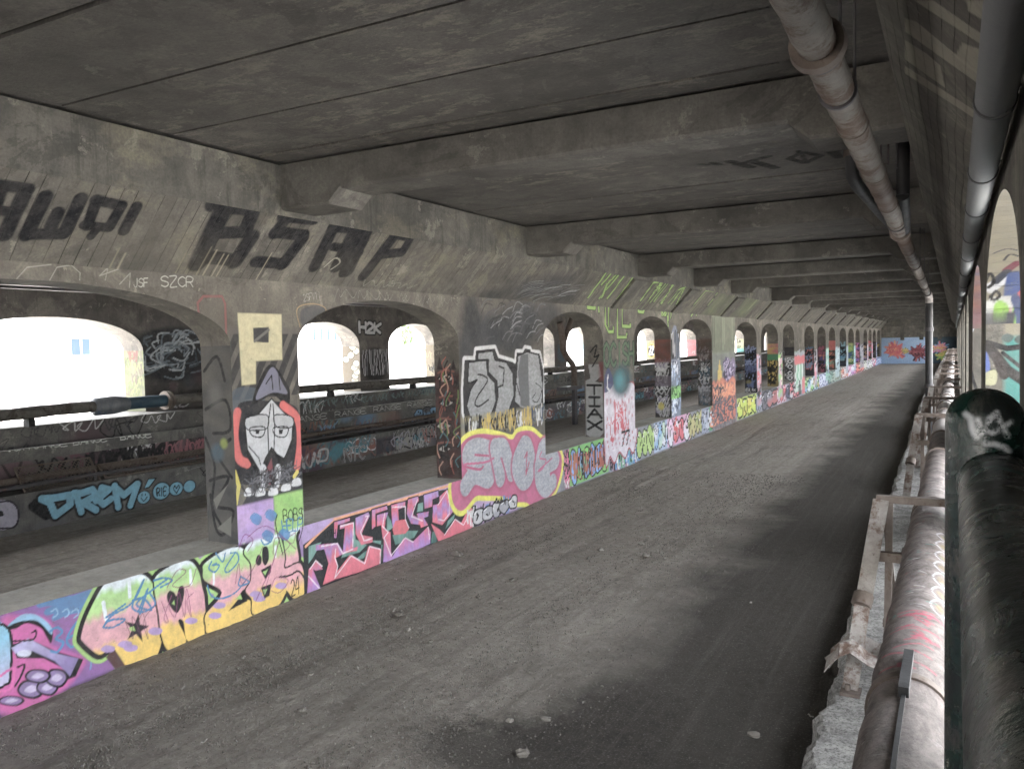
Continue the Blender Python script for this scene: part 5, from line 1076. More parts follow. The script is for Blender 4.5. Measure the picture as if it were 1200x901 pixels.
F(PS0, cS, [(-20, 640), (60, 635), (100, 690), (80, 770), (-20, 780)], 'a8a2b2', smooth=True); S(PS0, cS, [(-20, 640), (60, 635), (100, 690), (80, 770), (-20, 780)], '2a1f30', .03, smooth=True); F(PS0, cS, [(-20, 690), (10, 685), (20, 710), (-20, 715)], K, smooth=True)
F(PS0, cS2, [(240, 280), (300, 210), (380, 210), (330, 290), (280, 340)], '3f98a8', al=.85, soft=.08)
word(PS0, 'NTC', [(345, 250), (480, 230), (478, 310), (350, 335)], [(.05, 'c9c6c4'), (.02, '6a6a6a')], crop=cS2); S(PS0, cS2, [(180, 300), (190, 260), (240, 255), (230, 320), (170, 330)], 'd0cecc', .05, smooth=True); S(PS0, cS2, [(150, 330), (160, 280)], 'd0cecc', .05)
F(PS0, cS2, [(545, 190), (670, 165), (680, 260), (550, 290)], '3a3440', al=.85, soft=.08); scrawl(PS0, 17.2, 18.4, .1, .5, 'a8a4b0', .03, 15, 5); scrawl(PS0, 18.6, 19.7, .15, .55, 'b0665a', .03, 16, 5); scrawl(PS0, 20, 21.3, .2, .58, '2a2a34', .05, 17, 5)
# middle step: worn rose and black
tagwall(PS1, -5, 14, .62, 1.12, 35, 60, ['6c3f4c', '2a2228', '5a3a48', '7a4a58', '1c1a20'], .4, 1.1, .03)
tagwall(PS1, 14, 90, .62, 1.12, 36, 160, ['4a7aa8', '6aa0c8', '8a5a4a', '5a5a60', '7a8a80'], .4, 1.0, .035, 16)
for i in range(6): scrawl(PS1, 8.6+i*.35, 9.1+i*.35, .68, 1.05, '17161a', .05, 60+i, 4)
for i in range(5): scrawl(PS1, 10.6+i*.3, 11.1+i*.3, .7, 1.05, '9a5560', .03, 70+i, 4)
# trough: RANGE repeated
qs = [((50, 335), (130, 325), (128, 355), (52, 365), 'FUA'), ((155, 325), (365, 305), (362, 335), (158, 352), 'RANGE'), ((395, 302), (580, 280), (578, 308), (398, 330), 'BANGE'), ((650, 275), (820, 258), (818, 285), (652, 302), 'BANGE')]
for a, b_, c, d, t_ in qs: word(PB, t_, [a, b_, c, d], [(.022, 'c9cac4')], crop=cS)
for i in range(9): word(PB, 'RANGE', [(13.8+i*1.5, 1.26), (15.0+i*1.5, 1.26), (15.0+i*1.5, 1.14), (13.8+i*1.5, 1.14)], [(.022, 'b9bab4')], planar=True)
for i in range(12): scrawl(PB, 11.8+i*.16, 12.0+i*.16, 1.14, 1.27, rn0.choice(['b9bf5a', '9aa0a0']), .018, i+5, 3)
# upper step
tagwall(PS2, -5, 20, 1.12, 1.62, 38, 40, ['4a464a', '5a4048', '3c3a40', '5a5a5c'], .4, 1.0, .02)
tagwall(PS2, 20, 90, 1.12, 1.62, 39, 120, ['6a6a66', '7a5a58', '5a7a80', '8a8a80'], .4, 1.0, .03, 10)
for i in range(10): scrawl(PS2, 14+i*.7, 14.6+i*.7, 1.38, 1.55, '7a9a98', .025, i+30, 4, .7)
ys2 = [-14.0]
while ys2[-1] < YEND: ys2.append(ys2[-1]+max(.018, .00009*ys2[-1]**2) if ys2[-1] > 5 else ys2[-1]+.3)
ys2[-1] = YEND; ys2 = np.array(ys2)
def ledge(name, X, Xb, z0, z1, pl, mat=None):
    P1, _ = grid((X, 0, 0), (0, 1, 0), (0, 0, 1), ys2, np.linspace(z0, z1, max(4, int((z1-z0)/.012))))
    yq = np.linspace(-14, YEND, 80); P2, _ = grid((X, 0, z1), (0, 1, 0), (-1, 0, 0), yq, np.array([0, X-Xb]))
    paint_mesh(name, S_, [(P1, False, 0), (P2, False, None)], mat or M['step'], [pl])
ledge('lower_step', -13.0, -13.5, -.05, .62, PS0)
ledge('middle_step', -13.5, -13.75, .62, 1.12, PS1)
ledge('upper_step', -13.75, -15.03, 1.12, 1.62, PS2)
b = MB(); b.box(-15.04, -15.0, -14, YEND, -.02, 1.61); b.build('outer_face', M['pale'], S_)
o_ = None
P1, _ = grid((-13.28, 0, 0), (0, 1, 0), (0, 0, 1), ys2, np.linspace(1.10, 1.30, 18)); P2, _ = grid((-13.28, 0, 1.30), (0, 1, 0), (-1, 0, 0), np.linspace(-14, YEND, 40), np.array([0, .1]))
P3, _ = grid((-13.28, 0, 1.10), (0, 1, 0), (-1, 0, 0), np.linspace(-14, YEND, 40), np.array([0, .1]))
o = paint_mesh('cable_trough', None, [(P1, False, 0), (P2, False, None), (P3, True, None)], M['step'], [PB])
tag(o, 'long grey trough along the ledge with repeated white lettering on its side', 'trough')
for yv in np.arange(-3, 70, 3.1): b = MB(); b.box(-13.74, -13.36, yv, yv+.07, 1.12, 1.2); b.build('bracket', M['darksteel'], o)
# hand rails and thin pipes on the lower step
for i, (xx, zz, r, mt, lb) in enumerate([(-13.12, .72, .035, 'darksteel', 'thin dark pipe lying along the front of the lower ledge'), (-13.3, .80, .055, 'rust', 'rusty brown pipe lying behind the thin pipe on the lower ledge')]):
    b = MB(); b.tube([(xx, yv, zz+.012*math.sin(yv*1.7)) for yv in np.arange(-13, 89, 1.0)], r, 10); o = b.build('ledge_pipe', M[mt], origin=(xx, 0, zz)); tag(o, lb, 'pipe')
    for yv in np.arange(-12, 60, 2.6):
        b = MB(); b.box(xx-r*1.1, xx+r*1.1, yv, yv+.06, .62, zz-r*.6); b.build('saddle', M['darksteel'], o)
# chain-link screens leaning on the lower step
def screen(y0, y1, x0, z0, x1, z1, name, lab):
    b = MB(); L = y1-y0; H = math.hypot(x1-x0, z1-z0); st = .075
    def pt(u, v): t = v/H; return (x0+(x1-x0)*t, y0+u, z0+(z1-z0)*t)
    u = -H
    while u < L:
        a0 = max(0, -u); a1 = min(H, L-u)
        if a1 > a0: b.bar(pt(u+a0, a0), pt(u+a1, a1), .007, .007); b.bar(pt(u+a0, H-a0), pt(u+a1, H-a1), .007, .007)
        u += st
    b.bar(pt(0, 0), pt(L, 0), .025, .025); b.bar(pt(0, H), pt(L, H), .025, .025); b.bar(pt(0, 0), pt(0, H), .025, .025); b.bar(pt(L, 0), pt(L, H), .025, .025)
    tag(b.build(name, M['rust'], origin=(x0, y0, z0)), lab, 'fence panel', 'chain link panels on the ledge')
screen(7.6, 8.9, -13.05, .60, -13.33, 1.0, 'fence_panel', 'square chain link panel leaning on the lower ledge by the blue letters')
screen(9.0, 11.6, -13.05, .64, -13.25, .86, 'fence_panel', 'long low chain link panel above the blue letters on the ledge')
# large pipe in front of the arches
def big_pipe():
    R_ = empty('water_pipe', (-13.62, 0, 1.86), 'thick wrapped pipe lying across the bottom of the outer arches with blue sleeve', 'pipe')
    b = MB(); b.tube([(-13.62+.02*math.sin(y*.9), y, 1.86+.012*math.sin(y*2.3)) for y in np.arange(-13, 9.3, .25)], [.105+.006*math.sin(i*2.1) for i in range(len(np.arange(-13, 9.3, .25)))], 18); b.build('wrapped_pipe', M['wrap'], R_)
    b = MB(); b.tube([(-13.62, 9.2, 1.86), (-13.62, 9.25, 1.86), (-13.62, 9.6, 1.87), (-13.62, 9.85, 1.87), (-13.62, 9.9, 1.87)], [.12, .16, .17, .14, .12], 20); b.build('collar', M['bluegrey'], R_)
    b = MB(); b.tube([(-13.62, 9.9, 1.87), (-13.62, 10.75, 1.87)], .115, 20); b.build('sleeve', M['blue'], R_)
    b = MB()
    for yv in (10.72, 10.80): b.tube([(-13.62, yv, 1.87), (-13.62, yv+.035, 1.87)], .185, 20)
    b.build('flange', M['rust'], R_)
    b = MB(); b.tube([(-13.62, 10.84, 1.87), (-13.62, 30, 1.80)], .10, 18); b.tube([(-13.62, 30, 1.80), (-13.62, 88, 1.8)], .10, 12); b.build('bare_pipe', M['wrap'], R_)
    for yv in (-6, -1, 4, 8.0, 12.2, 15.5, 19, 23, 28, 33, 38, 44):
        b = MB(); b.box(-13.70, -13.54, yv, yv+.10, 1.621, 1.775); b.build('saddle', M['step'], R_)
big_pipe()
# bent drain pipe seen in the third opening
R_ = empty('drain_pipe', (-9.0, 20.8, 0), 'brown bent drain pipe standing in the aisle behind the third arch', 'pipe')
def onp(px, py, X):
    d = ray(px, py); t = X/d[0]; return (X, d[1]*t, CAM_H+d[2]*t)
XD = -11.5
pth = [onp(p[0], p[1], XD) for p in ((656, 378), (659, 395), (660, 410), (664, 418), (671, 427), (673, 436), (673, 452))]
b = MB(); b.tube(pth, .105, 12); b.build('pipe_run', M['rust'], R_)
b = MB(); b.tube([onp(670, 373, XD), onp(661, 400, XD)], .085, 12); b.build('branch', M['rust'], R_)
q_ = onp(673, 452, XD); b = MB(); b.box(XD-.25, XD+.15, q_[1]-.9, q_[1]+.3, q_[2]-.12, q_[2]); b.box(XD-.06, XD+.06, q_[1]-.1, q_[1]+.1, 0, q_[2]-.12); b.build('foot', M['darksteel'], R_)

# ------------------------------------------------------------------ right side: curb, pipe, racks
rn = random.Random(11)
def curb():
    ys_ = list(np.arange(-14, 3, .5))+list(np.arange(3, 16, .045))+list(np.arange(16, YEND, .5)); n = len(ys_)
    vs = []; fs = []
    for i, yv in enumerate(ys_):
        f = .5*math.sin(yv*3.1)+.5*math.sin(yv*7.3+1)+.6*math.sin(yv*1.3); lump = abs(math.sin(yv*4.7+math.sin(yv*2.3)))**.6; e = -.72-.012*max(0, yv-6)*(yv < 36)-.36*(yv >= 36)+.02*f-.07*lump+rn.uniform(-.014, .014)
        zt = .285+.02*lump+rn.uniform(-.01, .01)
        prof = [(e-.05, -.03), (e-.025+rn.uniform(-.02, .02), .14), (e-.02, .25), (e+.03, zt), (e+.15, .305+rn.uniform(-.004, .004)), (-.3, .31), (XR-.002, .31)]
        vs += [(x, yv, z) for x, z in prof]
        if i:
            for j in range(6): a = (i-1)*7+j; fs.append((a, a+1, a+8, a+7))
    b = MB(); b.add(vs, [tuple(reversed(f)) for f in fs]); return b
o = curb().build('concrete_curb', M['curb']); tag(o, 'low ragged edged concrete curb under the pipe racks on the right', 'curb')
PXC, PZC, PR = -.15, 1.37, .145
def main_pipe():
    R_ = empty('insulated_pipe', (PXC, 0, PZC), 'fat dirty lagged pipe running the length of the right wall on steel racks', 'pipe')
    segs = [(-3, 3.35), (3.35, 7.0), (7.25, 10.4)]+[(10.45+i*1.9, 12.3+i*1.9) for i in range(41)]
    for i, (a, c) in enumerate(segs):
        b = MB(); r = PR*(1 if i < 2 else .93 if i == 2 else .97-.05*(i % 2)); k = max(2, int((c-a)/.15)) if c < 14 else 2
        yv = np.linspace(a, c, k+1)
        b.tube([(PXC, y_, PZC) for y_ in yv], [r+.003*math.sin(y_*9)+.002*math.sin(y_*23) for y_ in yv], 36 if c < 14 else 18)
        if i == 1:
            tt = np.linspace(0, 2*math.pi, 181); yq = np.linspace(a, c, 520)
            rr_ = r+.003*np.sin(yq*9)+.002*np.sin(yq*23)
            Pq = np.stack([PXC+rr_[None]*np.cos(tt)[:, None], np.repeat(yq[None], 181, 0), PZC+rr_[None]*np.sin(tt)[:, None]], 2)
            Pp = Plane((0, 0, PZC), (1, 0, 0), (0, 1, 0)); r3 = random.Random(2)
            for q in range(7): yy_ = 4.35+q*.26; Pp.line([(-.10, yy_), (-.06, yy_+.12), (-.02, yy_+.03), (-.06, yy_-.10)], 'b4b4b8', .012, .4, .8, smooth=True, closed=True); Pp.blob(-.06, yy_, .025, .06, '8a7a40', .45, .6)
            for q in range(26): yy_ = 3.45+r3.random()*.75; Pp.line([(-.26+r3.random()*.2, yy_), (-.22+r3.random()*.18, yy_+r3.uniform(-.06, .06))], 'b04058', .02, .5, .55)
            for q in range(40): yy_ = 4.3+r3.random()*2.4; xx_ = -.25+r3.random()*.2; Pp.line([(xx_, yy_), (xx_+r3.uniform(.01, .05), yy_+r3.uniform(-.03, .03))], r3.choice(['c9c6c0', '2f2622', '8a7a60', '3a8a7a']), .012, .5, .6)
            o_ = paint_mesh('lagging', R_, [(Pq, True, 0)], M['lag_painted'], [Pp]); o_.data.polygons.foreach_set('use_smooth', [True]*len(o_.data.polygons)); continue
        b.build('lagging', M['lag'] if i < 4 else M['foilbright'], R_)
    for yv in [3.35, 7.05, 7.2, 10.4]+[12.35+i*1.9 for i in range(40)]:
        b = MB(); b.tube([(PXC, yv-.02, PZC), (PXC, yv+.03, PZC)], PR+.008, 30); b.build('band', M['rust'], R_)
    b = MB(); b.box(-.175, -.14, 3.15, 3.55, PZC+PR-.01, PZC+PR+.035); b.box(-.165, -.15, 2.5, 3.15, PZC+PR-.01, PZC+PR+.012); b.build('clamp', M['black'], R_)
main_pipe()
def rack(y0, near=False):
    R_ = empty('pipe_rack', (0, y0, .3))
    b = MB(); b.box(-.52, .15, y0-.03, y0+.03, 1.575, 1.60); b.box(-.52, .15, y0-.03, y0-.018, 1.545, 1.575); b.build('crossbar', M['rust'], R_)
    b = MB(); b.bar((-.485, y0-.04, 1.57), (-.58, y0-.40, .86), .02, .11, up=(1, 0, 0)); b.bar((-.578, y0-.40, .90), (-.64, y0-.66, .33), .018, .105, up=(1, 0, 0))
    b.build('front_leg', M['steel_pale'], R_)
    b = MB(); b.tube([(-.59, y0-.42, .86), (-.575, y0-.36, .93)], .07, 8); b.build('joint_wrap', M['rust'], R_)
    b = MB(); b.box(-.70, -.57, y0-.74, y0-.60, .306, .33); b.tube([(-.655, y0-.68, .32), (-.655, y0-.68, .37)], .02, 6); b.build('foot_plate', M['rust'], R_)
    b = MB(); b.bar((-.43, y0+.02, 1.57), (-.44, y0-.12, .31), .05, .05, up=(0, 1, 0)); b.bar((-.47, y0+.01, 1.57), (-.40, y0+.55, .31), .04, .04, up=(0, 1, 0)); b.build('back_leg', M['rust'], R_)
    for q in ((-.50, -.26, y0-.12, y0-.06, 1.12, 1.19), (-.47, .14, y0-.10, y0-.07, .62, .68), (-.34, .0, y0-.14, y0-.02, 1.20, 1.222)): b = MB(); b.box(*q); b.build('bracket', M['rust'], R_)
    return R_
r0 = rack(6.69); rk = [6.69, 2.2, 14.0, 17.8, 21.6, 25.4, 29.2, 33.0, 36.8, 40.6, 44.4, 48.2, 52, 55.8, 59.6, 63.4, 67.2, 71, 74.8, 78.6]
for i, yv in enumerate(rk):
    o = r0 if i == 0 else copy_tree(r0)
    o.location.y = yv
    j = 0 if yv < 3 else (sorted(rk).index(yv))
    tag(o, 'rusty pipe rack at the very bottom right of the view, nearest of the row' if yv < 3 else 'tall scaling steel pipe rack beside the green railing post' if i == 0 else 'steel pipe rack standing on the curb, %s from the front of the row' % (ORD[j] if j < len(ORD) else ['eighteenth', 'nineteenth', 'twentieth'][j-17]), 'pipe rack', 'pipe racks along the right curb')
# torn sheet on the rack
b = MB(); rn = random.Random(5); vs = []; 
for i in range(9):
    for j in range(7): vs.append((-.80+.055*i+rn.uniform(-.012, .012), 5.9+.07*j+rn.uniform(-.015, .015), .46+.10*math.sin(i*.7)+.06*math.sin(j*1.1)+rn.uniform(-.02, .02)+.03*i))
b.add(vs, [(i*7+j, (i+1)*7+j, (i+1)*7+j+1, i*7+j+1) for i in range(8) for j in range(6)])
o = b.build('crumpled_sheet', M['steel_pale'], origin=(-.6, 6.1, .4)); tag(o, 'crumpled metal sheet caught on the near rack leg above the curb', 'sheet')
sm_ = o.modifiers.new('thick', 'SOLIDIFY'); sm_.thickness = .006

# black stand pipe
b = MB(); b.tube([(-.56, 22.6, .30), (-.56, 22.6, 3.74)], .085, 18)
R_ = empty('stand_pipe', (-.56, 22.6, .3), 'black vertical pipe rising from the curb to the lagged ceiling pipe', 'pipe')
b.build('shaft', M['black'], R_)
b = MB()
for z in (.34, 1.5, 2.9): b.tube([(-.56, 22.6, z), (-.56, 22.6, z+.09)], .105, 18)
b.build('joint', M['darksteel'], R_)
# hanging lagged pipe
def hang():
    R_ = empty('hanging_pipe', (-.5, 0, 3.88), 'rust stained lagged pipe hung below the ceiling on thin rods', 'pipe')
    P_ = lambda y_: (-.43-.007*y_, y_, 3.90-.004*y_)
    cuts = [-3, 3.35, 4.55, 5.9, 7.3, 8.4, 9.3, 11.2, 13.5, 16, 19, 22.2]
    for i, (a, c) in enumerate(zip(cuts[:-1], cuts[1:])):
        yv = np.linspace(a+.015, c-.015, max(3, int((c-a)/.08) if c < 12 else 6))
        b = MB(); b.tube([P_(y_) for y_ in yv], [.072+.0022*math.sin(y_*17+i)+.0015*math.sin(y_*41) for y_ in yv], 24); b.build('lagging', M['foil'] if i not in (3, 6) else M['rustlag'], R_)
    for c in cuts[1:-1]:
        b = MB(); b.tube([Vector(P_(c))-Vector((0, .018, 0)), Vector(P_(c))+Vector((0, .018, 0))], .079, 20); b.build('band', M['rust'], R_)
    # flange coupling near the viewer
    b = MB(); p = Vector(P_(3.28)); b.tube([p-Vector((0, .05, 0)), p, p+Vector((0, .05, 0))], [.098, .105, .09], 24); b.build('coupling', M['rust'], R_)
    b = MB(); p = Vector(P_(9.3)); b.tube([p-Vector((0, .08, 0)), p+Vector((0, .08, 0))], .10, 20); b.build('coupling', M['rust'], R_)
    b = MB(); b.tube([P_(22.15), (-.575, 22.45, 3.80), (-.565, 22.58, 3.72), (-.56, 22.6, 3.60)], .088, 18); b.build('elbow', M['foilbright'], R_)
    for y_ in (3.35, 3.9, 8.6, 9.35, 13.5, 16, 19.3, 21.8):
        b = MB(); x, _, z = P_(y_); b.tube([(x+.07, y_, z), (x+.07, y_, CEIL+.02)], .007, 6); b.tube([(x, y_-.012, z), (x, y_+.012, z)], .083, 20); b.build('hanger_rod', M['darksteel'], R_)
M['rustlag'] = metal_mat('rusty lagging', (.085, .06, .045), (.13, .10, .08), rust=(.07, .038, .022), rough=.65, sc=6, rustamt=.46)
hang()
b = MB(); b.tube([(-.72, 6.95, 4.66), (-.72, 7.0, 4.2), (-.72, 7.05, 4.08), (-.70, 7.25, 4.03), (-.60, 8.7, 3.95), (-.54, 9.2, 3.9)], .05, 14)
R_ = b.build('branch_pipe', M['black'], origin=(-.6, 8, 4)); tag(R_, 'black elbow pipe dropping from the ceiling into the hanging pipe', 'pipe')
b = MB(); b.tube([(-.72, 7.0, 4.22), (-.72, 7.0, 4.28)], .062, 14); b.build('clamp', M['rust'], R_)
b = MB(); b.tube([(-.40, 7.9, 4.66), (-.40, 7.9, 4.02)], .055, 14); b.tube([(-.40, 7.9, 4.02), (-.41, 8.3, 3.9), (-.45, 9.2, 3.87)], .055, 14)
tag(b.build('drop_pipe', M['black'], origin=(-.4, 7.9, 4.3)), 'short black drop pipe beside the cove, joining the hanging pipe', 'pipe')
b = MB()
for x, y_ in ((-.5, 6.9), (-.45, 6.9), (-.40, 7.05)): b.tube([(x, y_, 4.67), (x, y_, 4.10)], .008, 6)
tag(b.build('threaded_rods', M['darksteel'], origin=(-.45, 6.9, 4.4)), 'three thin rods hanging from the ceiling beside the black elbow pipe', 'rod')
# conduit in the cove
R_ = empty('cove_pipe', (.085, 0, 3.47), 'grey jointed pipe running along the bottom of the right cove', 'pipe')
cu = [-3, 1.2, 2.75, 3.9, 5.0, 6.4, 8, 10, 12.5, 15.5, 19, 24, 30, 38, 48, 60, 88]
for a, c in zip(cu[:-1], cu[1:]):
    b = MB(); b.tube([(.10, a+.008, 3.47), (.10, c-.008, 3.47)], .052, 24); b.build('pipe_length', M['grey_pipe'], R_)
for c in cu[1:-1]:
    b = MB(); b.tube([(.10, c-.012, 3.47), (.10, c+.012, 3.47)], .057, 24); b.bar((.10, c, 3.50), (.165, c, 3.50), .02, .006); b.build('strap', M['black'], R_)

# green railing in the foreground
for key, painted_ in (('rail', False), ('green', True)):
    k = NT('chipped green enamel' if painted_ else 'worn green enamel')
    n_ = k.noise(14, 7, .7, dist=1.0); c = k.mix(k.ramp(n_, .42, .62), (.005, .022, .017), (.007, .010, .010))
    c = k.mix(k.ramp(k.noise(7, 7, .75, vec=k.scale((3, .8, 1))), .54, .64, 0, .8), c, (.085, .08, .072))
    c = k.mix(k.ramp(k.noise(30, 5, .75), .66, .72, 0, .7), c, (.35, .33, .28))
    c = k.mix(k.ramp(k.noise(5, 4, .6), .66, .68, 0, .8), c, (.02, .16, .14))
    at = k.n('ShaderNodeAttribute', attribute_name='paint') if painted_ else None
    c = c if not painted_ else k.mix(k.math('MULTIPLY', at.outputs['Alpha'], k.ramp(k.noise(55, 5, .8), .38, .5)), c, at.outputs['Color'])
    M[key] = k.out(c, k.ramp(n_, .3, .7, .16, .42), k.bump(k.noise(35, 6, .7), .0035, .6))
def railing():
    R_ = empty('pipe_railing', (.032, 1.14, .31), 'dark green chipped pipe railing close to the viewer with white tag on the post', 'railing')
    cx, cy, r = .032, 1.14, .0425
    nth, nz = 160, 200
    th = np.linspace(0, 2*math.pi, nth+1); zt = 2.695
    zl = np.concatenate([np.linspace(.31, 2.3, 12), np.linspace(2.31, zt, nz)])
    prof = [(r, z) for z in zl]+[(r*math.cos(a), zt+r*.92*math.sin(a)) for a in np.linspace(.06, math.pi/2, 24)]
    P = np.array([[(cx+q*math.cos(t), cy+q*math.sin(t), z) for q, z in prof] for t in th])
    pl = Plane((cx, cy-r, 0), (1, 0, 0), (0, 0, 1))
    s = 1.14/1235
    def w_(pts, wd, smooth=False): pl.line([( (x-150)/6.01*s*0.98+0.0, 2.735-(y-60)/6.01*s*0.98) for x, y in pts], 'b9bcc0', wd, .3, .95)
    z0 = lambda x, y: pl.px(1100+x/6.01, 450+y/6.01)
    for pts, wd in (([(190, 215), (225, 240), (240, 320), (265, 375)], .0065), ([(265, 375), (285, 290), (275, 250)], .005), ([(300, 345), (345, 330), (365, 240), (410, 205)], .006),
                    ([(410, 205), (435, 280), (490, 370)], .0055), ([(380, 345), (450, 310), (515, 275)], .0055), ([(330, 420), (400, 425), (470, 450), (500, 490)], .006)):
        pl.line([z0(*p) for p in pts], 'b4b7ba', wd, .35, .95)
    base = paint_mesh('post', R_, [(P, True, 0)], M['green'], [pl])
    # keep the tag on the side that faces back along the walkway
    base.data.polygons.foreach_set('use_smooth', [True]*len(base.data.polygons))
    b = MB(); zr = 2.621; yv = [cy]+list(np.linspace(cy-.04, -2.5, 30))
    b.tube([(.043, y_, zr) for y_ in yv], .0395, 48); b.build('rail', M['rail'], R_)
    b = MB(); b.tube([(.043, cy-.046, zr), (.043, cy-.040, zr)], [.0402, .0415], 48, cap=False); b.build('weld', M['rail'], R_)
    b = MB(); b.tube([(cx, cy, .312), (cx, cy, .335)], .09, 28); b.build('base_flange', M['rail'], R_)
railing()

# ------------------------------------------------------------------ outside, far left
def building(name, x, y0, y1, z1, lab, wins, z0=0, dep=14):
    R_ = empty(name, (x, (y0+y1)/2, 0), lab, 'building')
    b = MB(); b.box(x-dep, x, y0, y1, z0, z1); b.build('wall', M['facade'], R_)
    b = MB(); b.box(x-dep-.2, x+.3, y0-.2, y1+.2, z1, z1+.4); b.build('roof', M['pale'], R_)
    for (ya, yb, za, zb) in wins:
        b = MB(); b.box(x-.02, x+.07, ya-.12, yb+.12, za-.18, za); b.box(x-.02, x+.06, ya-.12, yb+.12, zb, zb+.14); b.box(x-.02, x+.05, (ya+yb)/2-.05, (ya+yb)/2+.05, za, zb); f = b.build('window', M['pale'], R_)
        b = MB(); b.add([(x+.012, ya, za), (x+.012, yb, za), (x+.012, yb, zb), (x+.012, ya, zb)], [(0, 1, 2, 3)]); b.build('pane', M['glass'], f)
XB = -42
w1a = onp(84, 416, XB); w1b = onp(105, 397, XB)
building('white_building', XB, 8, 42, 11, 'pale house across the way with one tall window, seen through the leftmost arch', [(w1a[1], w1b[1], w1a[2], w1b[2]), (w1a[1]-9, w1b[1]-9, w1a[2], w1b[2])])
XB2 = -46; wa = onp(366, 399, XB2); wb = onp(398, 389, XB2)
st = (wb[1]-wa[1])/4
building('long_building', XB2, wa[1]-2, wa[1]+22, 10, 'long pale building with a band of windows behind the second arch', [(wa[1]+i*st+.15, wa[1]+(i+1)*st-.15, wa[2], wb[2]+.3) for i in range(5)])
# hedge row beyond
def tree(x, y, h, seed, lab):
    rn = random.Random(seed); R_ = empty('tree', (x, y, 0), lab, 'tree', 'trees outside the left arches')
    b = MB(); b.tube([(x, y, 0), (x+.1, y, h*.3), (x, y+.1, h*.6)], [.2, .16, .08], 8)
    for i in range(4):
        a = rn.uniform(0, 6.28); b.tube([(x, y, h*.35), (x+math.cos(a)*h*.2, y+math.sin(a)*h*.2, h*.65)], [.08, .03], 6)
    b.build('trunk', M['rust'], R_)
    b = MB()
    cl = [(x+rn.gauss(0, h*.17), y+rn.gauss(0, h*.2), h*rn.uniform(.42, .98)) for _ in range(16)]
    for i in range(2600):
        c = rn.choice(cl); p = [c[k]+rn.gauss(0, h*.07) for k in range(3)]; s = rn.uniform(.08, .17)
        u = Vector((rn.gauss(0, 1), rn.gauss(0, 1), rn.gauss(0, 1))).normalized(); w = u.orthogonal()
        q = Vector(p); b.add([q-u*s, q+w*s*.5, q+u*s, q-w*s*.5], [(0, 1, 2, 3)])
    b.build('crown', M['leaf'], R_)
for i, (px_, h) in enumerate([(465, 5.5), (478, 4.9), (492, 5.2), (503, 5.6)]):
    q_ = onp(px_, 400, -48); tree(q_[0], q_[1], h, i, 'leafy tree behind the third bright arch, %s of four from the left' % ORD[i])

# ------------------------------------------------------------------ small things on the floor
def rockmesh(r, seed, sx=1, sy=1, sz=.6):
    rn = random.Random(seed); import bmesh
    bm = bmesh.new(); bmesh.ops.create_icosphere(bm, subdivisions=2, radius=1)
    ph = [rn.uniform(0, 6) for _ in range(6)]
    for v in bm.verts:
        n = v.co.normalized(); k = 1+.22*math.sin(n.x*4+ph[0])*math.sin(n.y*5+ph[1])+.15*math.sin(n.z*6+ph[2])+rn.uniform(-.06, .06)
        v.co = Vector((n.x*sx, n.y*sy, n.z*sz))*r*k
    me = bpy.data.meshes.new('stone'); bm.to_mesh(me); bm.free(); me.materials.append(M['stone']); return me
def floor_px(px, py, z=0.0):
    d = ray(px, py); t = (z-CAM_H)/d[2]; return (d[0]*t, d[1]*t, z)
for i, (px_, py_, r, lab, sh) in enumerate([
    (535, 651, .075, 'grey broken brick chunk near the painted sill, largest loose block', (1.3, .8, .55)), (612, 886, .05, 'pale rounded stone at the bottom centre of the dirt floor', (1, 1, .7)),
    (757, 652, .05, 'dark clod in the middle of the floor, beside a paler stone', (1.2, .8, .5)), (752, 638, .045, 'small pale stone just beyond the dark clod mid floor', (1, .8, .5)), (704, 645, .05, 'small brown clod left of the dark clod mid floor', (1, .9, .5)),
    (640, 843, .035, 'small dark stone above the dark soil patch at the bottom', (1.2, .8, .4)), (597, 845, .03, 'tiny stone left of the dark soil patch stone', (1, 1, .6)), (362, 790, .04, 'dark flattened lump in the left foreground', (1.3, .9, .4)),
    (355, 833, .03, 'small dark pebble in the lower left foreground', (1, 1, .6)), (468, 720, .05, 'low dark clod on the left rut', (1.6, .9, .35)), (478, 738, .035, 'small dark clod below the low clod on the left rut', (1, .9, .5)), (600, 680, .04, 'flat clod on the middle rut', (1.5, .8, .4)),
    (452, 742, .03, 'dark crumb left of the low clods on the left rut', (1.2, .9, .5)), (505, 752, .025, 'dark crumb right of the low clods on the left rut', (1, .9, .5)), (560, 700, .03, 'small clod between the left and middle ruts', (1.2, .8, .5)), (780, 655, .03, 'pebble right of the dark clod mid floor', (1, .9, .6)),
    (689, 655, .03, 'pebble in the mid floor left of the clods', (1, .8, .5)), (883, 862, .04, 'stone in the darkened soil at the lower right', (1.2, .9, .5))]):
    o = bpy.data.objects.new('stone', rockmesh(r, i, *sh)); COL.objects.link(o); p = floor_px(px_, py_)
    o.location = (p[0], p[1], r*.25); o.rotation_euler = (0, 0, i*1.3); tag(o, lab, 'stone', 'loose stones on the dirt floor')
rn = random.Random(21)
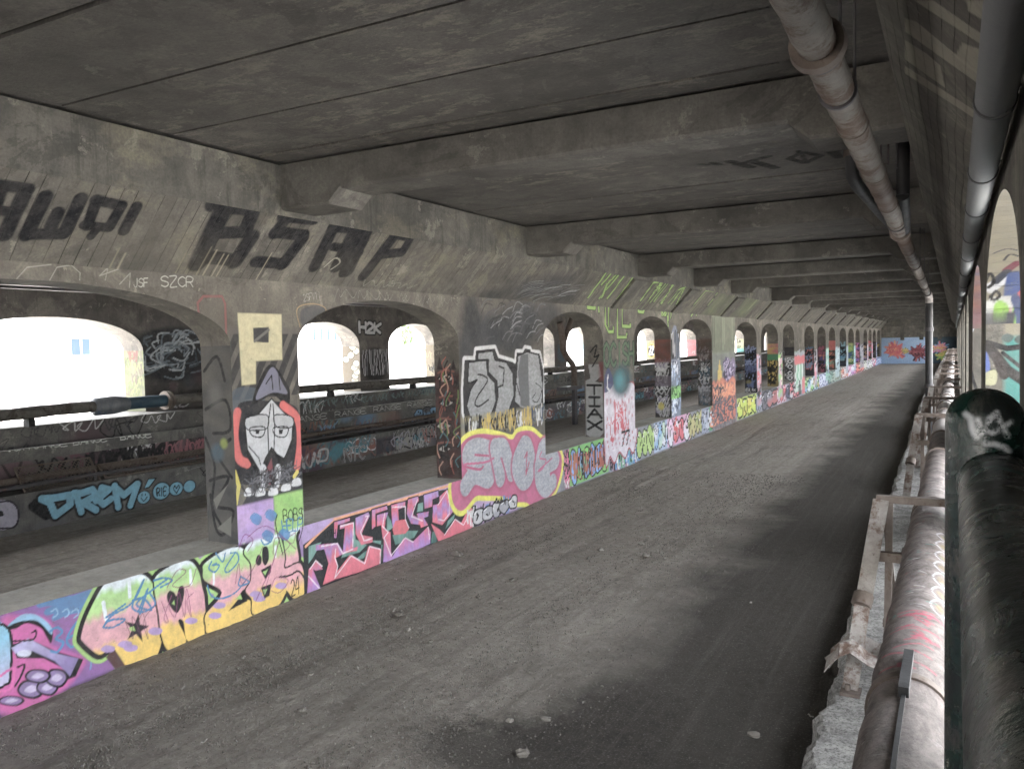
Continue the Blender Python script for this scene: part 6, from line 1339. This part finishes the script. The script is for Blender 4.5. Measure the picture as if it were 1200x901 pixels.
for i, (px_, py_, L, lab) in enumerate([(645, 696, .16, 'pale splinter lying mid floor'), (215, 807, .12, 'white scrap of paper in the left foreground'), (286, 771, .10, 'pale scrap near the painted sill foreground'), (239, 870, .11, 'yellow straw piece at the lower left'),
    (285, 772, .05, 'tiny pale chip beside the scrap near the sill'), (420, 784, .09, 'thin twig left of centre'), (950, 840, .10, 'pale stick in the darkened soil by the curb'), (880, 707, .07, 'crumpled white wrapper in the darkened soil'), (748, 694, .05, 'small white chip right of the splinter'), (525, 665, .06, 'pale chip beside the broken block')]):
    p = floor_px(px_, py_); a = rn.uniform(0, 3.1); b = MB(); w = .018 if i in (3, 5, 6) else .035
    n = 5; vs = []
    for j in range(n+1):
        t = (j/n-.5)*L; vs += [(math.cos(a)*t-math.sin(a)*w/2, math.sin(a)*t+math.cos(a)*w/2, .02+.012*math.sin(j*1.9)), (math.cos(a)*t+math.sin(a)*w/2, math.sin(a)*t-math.cos(a)*w/2, .022+.01*math.cos(j*1.4))]
    vs += [(x, y_, z-.006) for x, y_, z in vs]; m2 = 2*(n+1)
    fs = []
    for j in range(n): q = 2*j; fs += [(q, q+1, q+3, q+2), (m2+q, m2+q+2, m2+q+3, m2+q+1), (q, q+2, m2+q+2, m2+q), (q+1, m2+q+1, m2+q+3, q+3)]
    fs += [(0, m2, m2+1, 1), (2*n, 2*n+1, m2+2*n+1, m2+2*n)]
    b.add([(x*.55+p[0], y_*.55+p[1], z*.6) for x, y_, z in vs], fs)
    tag(b.build('litter_scrap', M['paper'], origin=(p[0], p[1], 0)), lab, 'litter', 'litter on the dirt floor')
# gravel: nobody could count it
b = MB(); rn = random.Random(9)
for i in range(17000):
    y_ = 3.2+rn.random()**1.8*14; x = rn.uniform(-6.4, -2.3)-.0; s = rn.uniform(.003, .010)*(1+.4*(rn.random() < .06))
    if rn.random() < .4: x = -5.3+rn.gauss(0, .25) if rn.random() < .5 else -3.5+rn.gauss(0, .3)
    if rn.random() < .12: x = -6.4+abs(rn.gauss(0, .12))
    z = .004; vs = [(x+s*rn.uniform(.6, 1.2), y_, z), (x, y_+s*rn.uniform(.6, 1.2), z), (x-s*rn.uniform(.6, 1.2), y_, z), (x, y_-s, z), (x+rn.uniform(-.3, .3)*s, y_, z+s*1.1), (x, y_, z-s*1.5)]
    b.add(vs, [(0, 1, 4), (1, 2, 4), (2, 3, 4), (3, 0, 4), (1, 0, 5), (2, 1, 5), (3, 2, 5), (0, 3, 5)])
tag(b.build('gravel', M['gravel']), 'fine gravel and grit scattered over the dirt floor', 'gravel', kind='stuff')
